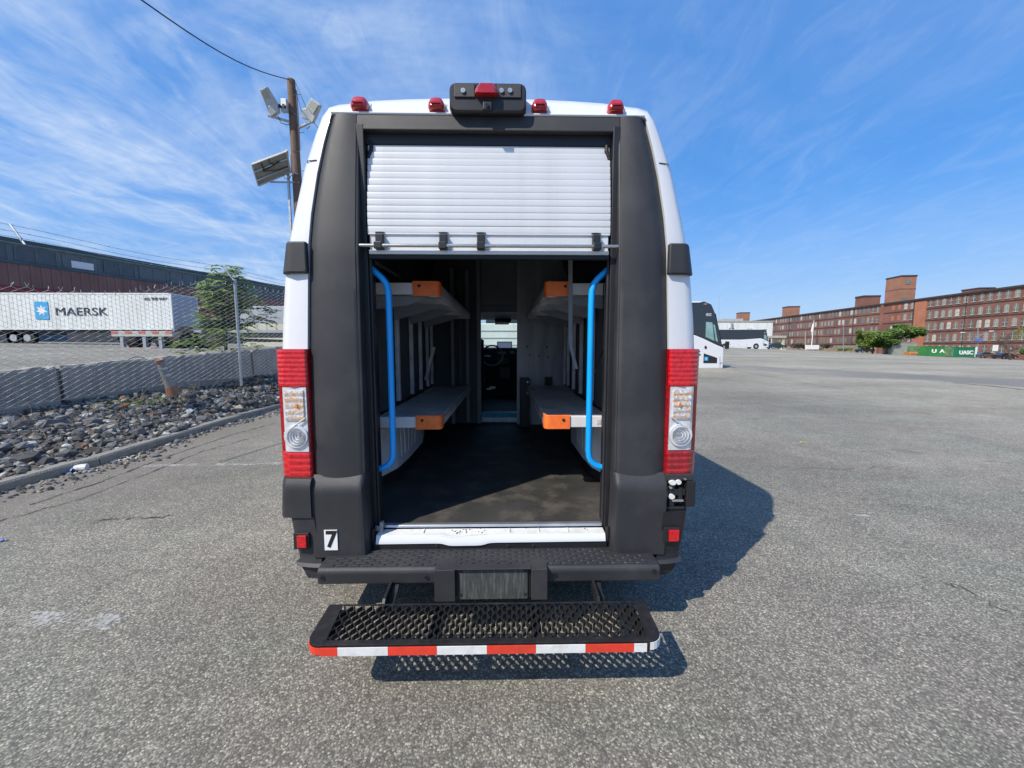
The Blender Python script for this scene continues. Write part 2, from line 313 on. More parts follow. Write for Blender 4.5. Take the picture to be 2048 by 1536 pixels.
def indicator_mat():
    m, N, L, P = new_mat('indicator_facets'); tc = N.new('ShaderNodeTexCoord')
    v = N.new('ShaderNodeTexVoronoi'); v.inputs['Scale'].default_value = 110; L.new(tc.outputs['Object'], v.inputs['Vector'])
    n = N.new('ShaderNodeTexNoise'); n.inputs['Scale'].default_value = 14; L.new(tc.outputs['Object'], n.inputs['Vector'])
    sp = N.new('ShaderNodeSeparateColor'); L.new(v.outputs['Color'], sp.inputs[0])
    a = N.new('ShaderNodeMath'); a.operation = 'ADD'; L.new(sp.outputs[0], a.inputs[0]); L.new(n.outputs['Fac'], a.inputs[1])
    cr = N.new('ShaderNodeValToRGB'); e = cr.color_ramp.elements; e[0].position = .35; e[0].color = (.70, .70, .72, 1); e[1].position = .9; e[1].color = (.85, .83, .80, 1)
    q = cr.color_ramp.elements.new(.5); q.color = (.62, .56, .50, 1); q = cr.color_ramp.elements.new(.58); q.color = (.85, .36, .08, 1); q = cr.color_ramp.elements.new(.68); q.color = (.80, .55, .32, 1); q = cr.color_ramp.elements.new(.78); q.color = (.5, .5, .53, 1)
    d = N.new('ShaderNodeMath'); d.operation = 'MULTIPLY'; d.inputs[1].default_value = .62; L.new(a.outputs[0], d.inputs[0]); L.new(d.outputs[0], cr.inputs[0]); L.new(cr.outputs[0], P.inputs['Base Color'])
    P.inputs['Roughness'].default_value = .15; P.inputs['Metallic'].default_value = .35; P.inputs['Coat Weight'].default_value = 1
    b = N.new('ShaderNodeBump'); b.inputs['Strength'].default_value = .5; b.inputs['Distance'].default_value = .003; L.new(v.outputs['Distance'], b.inputs['Height']); L.new(b.outputs[0], P.inputs['Normal']); return m
M['indicator'] = indicator_mat()
def paint_mat():
    m, N, L, P = new_mat('worn_line_paint'); P.inputs['Base Color'].default_value = (.55, .55, .53, 1); P.inputs['Roughness'].default_value = .8
    tc = N.new('ShaderNodeTexCoord'); n = N.new('ShaderNodeTexNoise'); n.inputs['Scale'].default_value = 45; n.inputs['Detail'].default_value = 5; L.new(tc.outputs['Object'], n.inputs['Vector'])
    n2 = N.new('ShaderNodeTexNoise'); n2.inputs['Scale'].default_value = 5; L.new(tc.outputs['Object'], n2.inputs['Vector'])
    a = N.new('ShaderNodeMath'); a.operation = 'ADD'; L.new(n.outputs['Fac'], a.inputs[0]); L.new(n2.outputs['Fac'], a.inputs[1])
    mr = N.new('ShaderNodeMapRange'); mr.inputs['From Min'].default_value = .94; mr.inputs['From Max'].default_value = 1.16; mr.inputs['To Max'].default_value = .55; L.new(a.outputs[0], mr.inputs['Value'])
    L.new(mr.outputs[0], P.inputs['Alpha']); return m
M['worn_paint'] = paint_mat()
def tar_mat():
    m, N, L, P = new_mat('crack_tar'); P.inputs['Base Color'].default_value = (.028, .027, .026, 1); P.inputs['Roughness'].default_value = .8
    tc = N.new('ShaderNodeTexCoord'); n = N.new('ShaderNodeTexNoise'); n.inputs['Scale'].default_value = 9; n.inputs['Detail'].default_value = 8; L.new(tc.outputs['Object'], n.inputs['Vector'])
    mr = N.new('ShaderNodeMapRange'); mr.inputs['From Min'].default_value = .36; mr.inputs['From Max'].default_value = .62; mr.inputs['To Max'].default_value = .8; L.new(n.outputs['Fac'], mr.inputs['Value'])
    L.new(mr.outputs[0], P.inputs['Alpha']); return m
M['tar'] = tar_mat()

# ---------------------------------------------------------------- mesh builder
OFF = {}
def off_of(p): return OFF.get(p.name, Vector((0, 0, 0))) if p else Vector((0, 0, 0))
class MB:
    def __init__(s): s.v = []; s.f = []
    def add(s, vs, fs):
        n = len(s.v); s.v += [tuple(p) for p in vs]; s.f += [tuple(i + n for i in f) for f in fs]; return s
    def box(s, x0, x1, y0, y1, z0, z1, rot=None, c=None):
        vs = [Vector(p) for p in ((x0, y0, z0), (x1, y0, z0), (x1, y1, z0), (x0, y1, z0), (x0, y0, z1), (x1, y0, z1), (x1, y1, z1), (x0, y1, z1))]
        if rot is not None:
            c = Vector(c) if c is not None else sum(vs, Vector()) / 8
            vs = [c + rot @ (p - c) for p in vs]
        return s.add(vs, [(0, 3, 2, 1), (4, 5, 6, 7), (0, 1, 5, 4), (1, 2, 6, 5), (2, 3, 7, 6), (3, 0, 4, 7)])
    def prism(s, poly, a, b, axis='y'):
        """poly in (x,z) extruded along y (or (y,z) along x, or (x,y) along z)"""
        f = {'y': lambda p, t: (p[0], t, p[1]), 'x': lambda p, t: (t, p[0], p[1]), 'z': lambda p, t: (p[0], p[1], t)}[axis]
        n = len(poly)
        return s.add([f(p, a) for p in poly] + [f(p, b) for p in poly], [tuple(range(n)), tuple(range(2 * n - 1, n - 1, -1))] + [(i, (i + 1) % n, n + (i + 1) % n, n + i) for i in range(n)])
    def tube(s, pts, r, n=8, cap=True, r1=None):
        pts = [Vector(p) for p in pts]; k = len(pts); vs = []; up0 = None
        for i, p in enumerate(pts):
            t = (pts[min(i + 1, k - 1)] - pts[max(i - 1, 0)]).normalized()
            if up0 is None: up0 = t.orthogonal().normalized()
            up0 = (up0 - t * up0.dot(t)).normalized(); w = t.cross(up0)
            rr = r if r1 is None else r + (r1 - r) * i / (k - 1)
            for j in range(n):
                a = 2 * math.pi * j / n; vs.append(p + up0 * math.cos(a) * rr + w * math.sin(a) * rr)
        fs = [(i * n + j, i * n + (j + 1) % n, (i + 1) * n + (j + 1) % n, (i + 1) * n + j) for i in range(k - 1) for j in range(n)]
        if cap: fs += [tuple(range(n - 1, -1, -1)), tuple(range((k - 1) * n, k * n))]
        return s.add(vs, fs)
    def disc(s, c, r, y0, y1, n=20, axis='y', sx=1, sz=1):
        poly = [(c[0] + r * sx * math.cos(2 * math.pi * i / n), c[1] + r * sz * math.sin(2 * math.pi * i / n)) for i in range(n)]
        return s.prism(poly, y0, y1, axis)
    def ring(s, c, r0, r1, y0, y1, n=24):
        vs = []
        for r, y in ((r0, y0), (r1, y0), (r1, y1), (r0, y1)):
            vs += [(c[0] + r * math.cos(2 * math.pi * i / n), y, c[1] + r * math.sin(2 * math.pi * i / n)) for i in range(n)]
        return s.add(vs, [(k * n + i, k * n + (i + 1) % n, ((k + 1) % 4) * n + (i + 1) % n, ((k + 1) % 4) * n + i) for k in range(4) for i in range(n)])
    def grid(s, fn, nu, nv, thick=None):
        """open sheet fn(u,v), optionally thickened by vector"""
        vs = [fn(i / nu, j / nv) for j in range(nv + 1) for i in range(nu + 1)]; w = nu + 1
        fs = [(j * w + i, j * w + i + 1, (j + 1) * w + i + 1, (j + 1) * w + i) for j in range(nv) for i in range(nu)]
        if thick is None: return s.add(vs, fs)
        n = len(vs); t = Vector(thick); vs2 = [Vector(p) + t for p in vs]
        fs2 = [tuple(i + n for i in reversed(f)) for f in fs]
        bd = [i for i in range(w)] + [j * w + nu for j in range(1, nv + 1)] + [nv * w + i for i in range(nu - 1, -1, -1)] + [j * w for j in range(nv - 1, 0, -1)]
        fs3 = [(bd[i], n + bd[i], n + bd[(i + 1) % len(bd)], bd[(i + 1) % len(bd)]) for i in range(len(bd))]
        return s.add(list(vs) + vs2, fs + fs2 + fs3)
    def loft(s, secs, close=True, caps=True):
        n = len(secs[0]); vs = [p for q in secs for p in q]; m = n if close else n - 1
        fs = [(k * n + i, k * n + (i + 1) % n, (k + 1) * n + (i + 1) % n, (k + 1) * n + i) for k in range(len(secs) - 1) for i in range(m)]
        if close and caps: fs += [tuple(range(n - 1, -1, -1)), tuple(range((len(secs) - 1) * n, len(secs) * n))]
        return s.add(vs, fs)
    def mesh(s, name, off=Vector((0, 0, 0)), normals=True):
        me = bpy.data.meshes.new(name)
        o = Vector(off); me.from_pydata([(p[0] - o.x, p[1] - o.y, p[2] - o.z) for p in s.v], [], s.f)
        if normals and len(s.f) < 60000:
            bm = bmesh.new(); bm.from_mesh(me); bmesh.ops.recalc_face_normals(bm, faces=bm.faces); bm.to_mesh(me); bm.free()
        return me
    def build(s, name, m, parent=None, smooth=False, bevel=0, seg=2, kind=None, normals=True):
        off = off_of(parent); me = s.mesh(name, off, normals); me.materials.append(M[m] if isinstance(m, str) else m)
        if smooth: me.polygons.foreach_set('use_smooth', [True] * len(me.polygons))
        o = bpy.data.objects.new(name, me); COL.objects.link(o); o.parent = parent; OFF[o.name] = off
        if bevel:
            b = o.modifiers.new('bevel', 'BEVEL'); b.width = bevel; b.segments = seg; b.limit_method = 'ANGLE'; b.angle_limit = R(35); b.harden_normals = False
            if smooth: pass
        if smooth:
            try: me.set_sharp_from_angle(angle=R(38))
            except Exception: pass
        if kind: o['kind'] = kind
        return o
def thing(name, label, cat, loc=(0, 0, 0), group=None):
    o = bpy.data.objects.new(name, None); COL.objects.link(o); o.location = loc; o.empty_display_size = .2
    o['label'] = label; o['category'] = cat; OFF[o.name] = Vector(loc)
    if group: o['group'] = group
    return o
def tag(o, label, cat, group=None):
    o['label'] = label; o['category'] = cat
    if group: o['group'] = group
    return o
def structure(o): o['kind'] = 'structure'; return o
def copy_tree(o, parent=None):
    c = o.copy(); COL.objects.link(c); c.parent = parent; OFF[c.name] = OFF.get(o.name, Vector())
    for ch in list(o.children): copy_tree(ch, c)
    return c
def place(o, loc, rz=0, scale=1): o.location = loc; o.rotation_euler = (0, 0, rz); o.scale = (scale,) * 3; return o
def text_mesh(txt, size, sx=1., bold=0., ext=.004, align='CENTER'):
    cu = bpy.data.curves.new('t', 'FONT'); cu.body = txt; cu.size = size; cu.offset = bold; cu.extrude = ext; cu.align_x = align; cu.align_y = 'CENTER'; cu.resolution_u = 4
    o = bpy.data.objects.new('t', cu); COL.objects.link(o)
    bpy.context.view_layer.update()
    me = bpy.data.meshes.new_from_object(o.evaluated_get(bpy.context.evaluated_depsgraph_get()))
    bpy.data.objects.remove(o); me.transform(Matrix.Diagonal((sx, 1, 1, 1))); return me
def lettering(name, txt, size, m, parent, loc, rot, sx=1., bold=0., ext=.004, align='CENTER'):
    me = text_mesh(txt, size, sx, bold, ext, align); me.materials.clear(); me.materials.append(M[m]); me.name = name
    o = bpy.data.objects.new(name, me); COL.objects.link(o); o.parent = parent
    o.location = Vector(loc) - off_of(parent); o.rotation_euler = rot; return o

# ================================================================ ground
def lot_h(X, Y):
    r = math.hypot(X, Y); w = min(max((r - 9) / 70, 0), 1); w = w * w * (3 - 2 * w) * .6 + w * .4
    Xp = max(X, 0)
    return w * (1.07 - .0416 * Xp + .0274 * Y) if r < 400 else 1.07 - .0416 * Xp + .0274 * min(Y, 330)
KP = [gnd(-60, 1003), gnd(0, 985), gnd(110, 953), gnd(210, 927), gnd(330, 888), gnd(440, 853), gnd(555, 818)]
KX = lambda Y: float(np.interp(Y, [p.y for p in KP], [p.x for p in KP]))
def axis_(lo, hi, near, far, c=0):
    out = [c]; x = c
    while x < hi: x += near if abs(x - c) < 15 else max(near, abs(x - c) * far); out.append(min(x, hi))
    x = c
    while x > lo: x -= near if abs(x - c) < 15 else max(near, abs(x - c) * far); out.append(max(x, lo))
    return sorted(set(out))
def ground_sheet():
    xs = [-5.0] + [x for x in axis_(-5.0, 700, 1.0, .07, 0) if x > -4.9]; ys = axis_(-12, 900, 1.0, .07, 0)
    mb = MB(); vs = []
    for Y in ys:
        for i, X in enumerate(xs):
            if i == 0: X = min(KX(Y), -4.7) - .05
            vs.append((X, Y, lot_h(X, Y)))
    w = len(xs); mb.add(vs, [(j * w + i, j * w + i + 1, (j + 1) * w + i + 1, (j + 1) * w + i) for j in range(len(ys) - 1) for i in range(w - 1)])
    structure(mb.build('parking_lot', 'asphalt', smooth=True))
ground_sheet()
# fence line frame: s along the fence, q away from the lot (towards the yard)
F0 = Vector((-7.2, 5.5, 0)); FD = Vector((.3096, .9509, 0)).normalized(); FN = Vector((-FD.y, FD.x, 0))
def fl(s, q=0, z=0): return F0 + FD * s + FN * q + Vector((0, 0, z))
def base_z(s): return .40 + .058 * max(-3, min(s, 7))
def yard_h(X, Y):
    d = Vector((X, Y, 0)) - F0; s = d.dot(FD); q = d.dot(FN)
    k = math.exp(-max(q, 0) / 14)
    return (1.0 + .07 * max(-4, min(s, 5))) * k + 1.05 * (1 - k) + .0195 * min(max(q, 0), 60)
def far_land():
    mb = MB(); mb.box(-1800, 1800, -1500, 2200, -14.2, -14)
    structure(mb.build('ground', 'soil'))
far_land()
def yard():
    ss = [-30, -15, -8, -4, -2, 0, 2, 4, 6, 8, 11, 15, 22, 35, 60, 120, 240]; qs = [.45, 1, 2, 3, 5, 8, 12, 18, 26, 36, 50, 80, 160, 300]
    mb = MB(); vs = []
    for s in ss:
        for q in qs:
            p = fl(s, q); vs.append((p.x, p.y, yard_h(p.x, p.y) - .02))
    w = len(qs); mb.add(vs, [(j * w + i, j * w + i + 1, (j + 1) * w + i + 1, (j + 1) * w + i) for j in range(len(ss) - 1) for i in range(w - 1)])
    structure(mb.build('yard_pavement', 'yard_asphalt', smooth=True))
    mb = MB(); pts = [fl(s, .47) for s in ss]; mb.add([(p.x, p.y, yard_h(p.x, p.y) - .021) for p in pts] + [(p.x, p.y, -1.5) for p in pts], [(i, i + 1, len(pts) + i + 1, len(pts) + i) for i in range(len(pts) - 1)])
    structure(mb.build('retaining_wall', 'concrete'))
yard()
def bed_pt(t, Y):
    """t 0 at kerb, 1 at the barrier foot; Y along"""
    xk = KX(Y) - .12; p0 = Vector((xk, Y, .07))
    s = (Y - F0.y) / FD.y; b = fl(s, .5); b.z = base_z(s)
    return p0.lerp(b, t) + Vector((0, 0, .05 * math.sin(t * 3.1) + .035 * math.sin(Y * 2.3 + t * 5)))
bedroot = bpy.data.objects.new('gravel_bed', None)
def bed():
    mb = MB(); mb.grid(lambda u, v: bed_pt(u, 0 + v * 22), 16, 90)
    me = mb.mesh('gravel_bed'); me.materials.append(M['soil'])
    o = bpy.data.objects.new('gravel_bed', me); COL.objects.link(o); structure(o)
    # stones
    protos = []
    for k in range(10):
        bm = bmesh.new(); bmesh.ops.create_icosphere(bm, subdivisions=1, radius=1)
        a = rng.normal(size=3)
        for v in bm.verts:
            v.co *= 1 + rng.uniform(-.24, .24); v.co.z *= .72; v.co.x *= 1.2
        m2 = bpy.data.meshes.new('stone'); bm.to_mesh(m2); bm.free(); m2.materials.append(M['rock']); protos.append(m2)
    cand = []
    for i in range(16000):
        t = rng.uniform(.0, 1.0); Y = 2.6 + 15.5 * rng.uniform() ** 1.35
        p = bed_pt(t, Y); r = rng.gamma(2.2, .0100) + .008
        cand.append((p, min(r, .13)))
    cam_p = Vector((.087, 0, 1.4))
    cand.sort(key=lambda c: -c[1] / (c[0] - cam_p).length)
    for p, r in cand[:300]:
        s = bpy.data.objects.new('stone', protos[rng.integers(10)]); COL.objects.link(s); s.parent = o
        s.location = p + Vector((0, 0, r * .25)); s.rotation_euler = tuple(rng.uniform(-.6, .6, 2)) + (rng.uniform(0, 6.28),); s.scale = (r,) * 3
    V = []; Fc = []; pv = [np.array([v.co[:] for v in m.vertices]) for m in protos]; pf = [[tuple(f.vertices) for f in m.polygons] for m in protos]; n = 0
    for p, r in cand[300:]:
        k = rng.integers(10); e = Euler((rng.uniform(-.7, .7), rng.uniform(-.7, .7), rng.uniform(0, 6.28))).to_matrix()
        q = pv[k] @ np.array(e).T * r + np.array(p) + (0, 0, r * .2); V += q.tolist(); Fc += [tuple(i + n for i in f) for f in pf[k]]; n += len(q)
    me = bpy.data.meshes.new('loose_gravel'); me.from_pydata(V, [], Fc); me.materials.append(M['rock'])
    g = bpy.data.objects.new('loose_gravel', me); COL.objects.link(g); g.parent = o; g['kind'] = 'stuff'
    # spill of small stones and dirt on the asphalt side of the kerb
    V = []; Fc = []; n = 0
    for i in range(900):
        Y = rng.uniform(2.8, 9.5); d = abs(rng.normal(0, .16)) * (1 + .6 * math.sin(Y * 1.7)); r = rng.gamma(2, .005) + .005
        p = np.array((KX(Y) + .02 + d, Y, r * .3)); k = rng.integers(10); e = Euler(tuple(rng.uniform(-1, 1, 3))).to_matrix()
        q = pv[k] @ np.array(e).T * r + p; V += q.tolist(); Fc += [tuple(a + n for a in f) for f in pf[k]]; n += len(q)
    me = bpy.data.meshes.new('spilled_grit'); me.from_pydata(V, [], Fc); me.materials.append(M['rock'])
    g = bpy.data.objects.new('spilled_grit', me); COL.objects.link(g); g['kind'] = 'stuff'; g['label'] = 'loose grit spilled over the kerb onto the asphalt'; g['category'] = 'grit'
    # dry stalks
    mb = MB()
    for i in range(150):
        Y = rng.uniform(3.5, 12); t = rng.uniform(.05, .98) if i % 3 else rng.uniform(.6, 1)
        if i > 90: Y = rng.uniform(7.5, 10.5); t = rng.uniform(.55, .95)
        p = bed_pt(t, Y); a = rng.uniform(0, 6.28); L = rng.uniform(.12, .45); h = rng.uniform(.03, .22)
        pts = [p + Vector((math.cos(a) * L * k / 3 + rng.normal(0, .012), math.sin(a) * L * k / 3 + rng.normal(0, .012), .03 + h * math.sin(k / 3 * 2.2))) for k in range(4)]
        mb.tube(pts, .004, 4, True, .0015)
    d = mb.build('dry_stalks', 'twig', kind='stuff'); d['label'] = 'dry broken weed stalks scattered over the gravel'; d['category'] = 'dead weeds'
bed()
def kerb():
    root = bpy.data.objects.new('kerb', None); COL.objects.link(root); structure(root); OFF['kerb'] = Vector()
    Y = 1.0
    while Y < 13:
        Y2 = Y + 1.8; mb = MB(); n = 6
        dz = rng.uniform(-.006, .006)
        secs = []
        for i in range(n + 1):
            y = Y + (Y2 - .012 - Y) * i / n; x = min(KX(y), -4.5) + rng.normal(0, .003); h = .10 + dz + rng.normal(0, .003)
            secs.append([(x - .14, y, -.05), (x - .14, y, h), (x - .02, y, h), (x, y, h - .02), (x + .01, y, -.05)])
        mb.loft(secs); mb.build('kerb_stone', 'kerb', root); Y = Y2
kerb()
# worn paint marks and cracks on the lot
def strip(name, pts, w, m, z=.004):
    mb = MB(); P_ = [Vector(p) for p in pts]; vs = []
    for i, p in enumerate(P_):
        t = (P_[min(i + 1, len(P_) - 1)] - P_[max(i - 1, 0)]); t.z = 0; t.normalize(); nrm = Vector((-t.y, t.x, 0))
        ww = w * (1 + rng.uniform(-.25, .25)) / 2; vs += [p + nrm * ww, p - nrm * ww]
    vs = [(v[0], v[1], lot_h(v[0], v[1]) + z) for v in vs]
    mb.add(vs, [(2 * i, 2 * i + 1, 2 * i + 3, 2 * i + 2) for i in range(len(P_) - 1)])
    return structure(mb.build(name, m))
strip('parking_line', [gnd(290 + 25 * i, 932 - .4 * i) for i in range(12)], .10, 'worn_paint')
strip('parking_line', [gnd(-60 + 20 * i, 1232 + 1.0 * i) for i in range(16)], .10, 'worn_paint')
strip('parking_line', [gnd(1700 + 20 * i, 1030 + 1.4 * i) for i in range(3)], .03, 'worn_paint')
def crack(pts, w):
    q = []
    for a, b in zip(pts[:-1], pts[1:]):
        for k in range(8):
            p = gnd(a[0] + (b[0] - a[0]) * k / 8, a[1] + (b[1] - a[1]) * k / 8); q.append(p + Vector((rng.normal(0, .012), rng.normal(0, .02), 0)))
    strip('pavement_crack', q, w, 'tar', .005)
crack([(-80, 1070), (0, 1042), (150, 1003), (290, 950), (400, 905), (556, 862)], .022)
crack([(60, 1010), (200, 965), (330, 915), (470, 868), (556, 845)], .03)
crack([(180, 1045), (240, 1036), (320, 1037), (345, 1030)], .028)
crack([(1700, 905), (1800, 900), (1900, 915), (2048, 930)], .012)
crack([(1560, 935), (1680, 940), (1800, 932)], .01)
crack([(1910, 771), (1980, 777), (2060, 786)], .22)
crack([(1462, 745), (1560, 762), (1650, 777), (1720, 786)], .05)
crack([(1830, 1150), (1920, 1175), (2048, 1240)], .008)

# ================================================================ the van
XC = .013
van = thing('van', 'white high-roof cargo van seen from behind with its rear roller shutter half open', 'van', (XC, 2.6, 0))
PROF = [(1.048, .752), (1.05, .78), (1.05, .80), (1.052, 1.15), (1.046, 1.39), (1.034, 1.54), (1.013, 1.73), (.985, 1.90), (.951, 2.06), (.905, 2.27), (.847, 2.445), (.815, 2.53), (.785, 2.578), (.74, 2.596), (.66, 2.606), (.565, 2.624), (.4, 2.637), (.2, 2.645), (0, 2.648)]
PIN = [(.892, .752), (.892, .78), (.892, .80), (.888, 1.15), (.884, 1.39), (.877, 1.54), (.868, 1.73), (.862, 1.87), (.848, 2.035), (.82, 2.225), (.79, 2.37), (.772, 2.44), (.755, 2.508), (.70, 2.512), (.64, 2.513), (.56, 2.514), (.4, 2.515), (.2, 2.516), (0, 2.516)]
def lean(z): return float(np.interp(z, [.3, .75, 1.87, 2.5, 2.66], [1.87, 1.885, 1.90, 1.965, 2.0]))
def full(half): return [(-x, z) for x, z in half] + [(x, z) for x, z in reversed(half[:-1])]
def body():
    O_, I_ = full(PROF), full(PIN); secs = []
    # rear face lip, then rounded corner, then the side
    for a, dy in ((0, .035), (0, .0), (.55, .006), (.84, .028), (.96, .062), (1, .11)):
        q = []
        for (xi, zi), (xo, zo) in zip(I_, O_):
            top = max(0, min(1, (zi - 2.45) / .06)); aa = a ** (1 + .4 * top)
            x = xi + (xo - xi) * aa; z = zi + (zo - zi) * aa; q.append((XC + x, lean(z) + dy, z))
        secs.append(q)
    for Y in (2.6, 3.4, 4.2, 5.0, 5.8, 6.3): secs.append([(XC + x, Y, z) for x, z in O_])
    mb = MB(); mb.loft(secs, close=False)
    o = mb.build('body', 'white', van, smooth=True)
    for s in (-1, 1):
        arch = lambda y, r_=.42: [(y + r_ * math.cos(R(a_)), max(.34, .345 + r_ * math.sin(R(a_)))) for a_ in range(0, 181, 15)]
        mb = MB(); mb.prism([(2.36, .34)] + arch(2.98)[::-1] + [(6.3, .34), (6.3, .76), (2.36, .76)], XC + s * 1.0, XC + s * 1.046, 'x'); mb.build('side_skirt', 'white', van)
        for y0_, y1_ in ((3.44, 6.2),): mb = MB(); mb.box(XC + s * 1.04, XC + s * 1.062, y0_, y1_, .50, .66); mb.build('side_moulding', 'plastic', van, bevel=.008)
        for y_ in (2.98,): mb = MB(); mb.tube([(XC + s * 1.045, p, q) for p, q in arch(y_, .43)], .022, 6); mb.build('arch_trim', 'plastic', van)
        for y_ in (3.62, 4.62): mb = MB(); mb.tube([(XC + s * 1.053, y_, .8), (XC + s * 1.055, y_, 1.15), (XC + s * 1.036, y_, 1.54), (XC + s * .987, y_, 1.90), (XC + s * .907, y_, 2.27)], .0035, 5); mb.build('panel_seam', 'plastic2', van)
        mb = MB(); mb.tube([(XC + s * 1.05, 2.6, 1.42), (XC + s * 1.05, 4.6, 1.42)], .006, 6); mb.build('door_rail', 'plastic2', van)
    # roof cap seam and panel seams (narrow recessed-looking gaskets)
    for s in (-1, 1):
        mb = MB(); z = 2.29; x0 = .822; x1 = .903
        mb.tube([(XC + s * x0, lean(z) + .0, z - .0), (XC + s * (x0 + .045), lean(z) + .004, z - .003), (XC + s * x1, lean(z) + .075, z - .006), (XC + s * .905, 2.3, z - .006)], .0022, 5); mb.build('panel_seam', 'plastic2', van)
    # cab: nose, hood
    def sec(Y, k, ztop, zsh, w):
        return [(XC - w, Y, .36), (XC - w, Y, zsh * .6), (XC - w * .99, Y, zsh), (XC - w * .9, Y, zsh + (ztop - zsh) * .6), (XC - w * .7, Y, ztop), (XC, Y, ztop + .02),
                (XC + w * .7, Y, ztop), (XC + w * .9, Y, zsh + (ztop - zsh) * .6), (XC + w * .99, Y, zsh), (XC + w, Y, zsh * .6), (XC + w, Y, .36)]
    mb = MB(); mb.loft([sec(6.55, 0, 1.36, 1.2, 1.04), sec(7.0, 0, 1.34, 1.15, 1.03), sec(7.5, 0, 1.12, .95, .98), sec(7.8, 0, .95, .8, .88), sec(7.9, 0, .7, .55, .8)], close=True)
    mb.build('hood', 'white', van, smooth=True)
    mb = MB(); mb.grid(lambda u, v: (XC + (u - .5) * (1.72 + .2 * (1 - v)), 7.05 - .75 * v + .12 * abs(u - .5), 1.33 + (2.42 - 1.33) * v), 8, 6, (0, .006, 0)); mb.build('windshield', 'glass', van)
    for s in (-1, 1):
        mb = MB(); mb.prism([(2.58 + 4.7, 1.3), (6.3, 2.5), (6.2, 2.5), (6.2, 2.0), (6.95, 1.3)], XC + s * .955, XC + s * .99, 'x'); mb.build('windshield_pillar', 'white', van)
        mb = MB(); mb.prism([(6.2, .36), (7.0, .36), (7.0, 1.32), (6.2, 1.32)], XC + s * .96, XC + s * 1.045, 'x'); mb.build('cab_door', 'white', van, bevel=.01)
        mb = MB(); mb.prism([(6.26, 1.32), (6.9, 1.32), (6.28, 1.95)], XC + s * .968, XC + s * .974, 'x'); mb.build('door_window', 'glass', van)
    mb = MB(); mb.box(XC - .95, XC + .95, 2.0, 6.3, .30, .452); mb.box(XC - .7, XC + .7, 6.3, 7.6, .3, .5); mb.build('underfloor', 'rubber', van)
    # wheels
    for y in (2.98, 7.05):
        for s in (-1, 1):
            mb = MB(); mb.disc((y, .345), .345, XC + s * .80, XC + s * 1.0, 28, 'x'); w = mb.build('wheel', 'tyre', van, bevel=.03)
            mb = MB(); mb.disc((y, .345), .2, XC + s * .985, XC + s * 1.006, 20, 'x'); mb.build('rim', 'hub', w)
body()
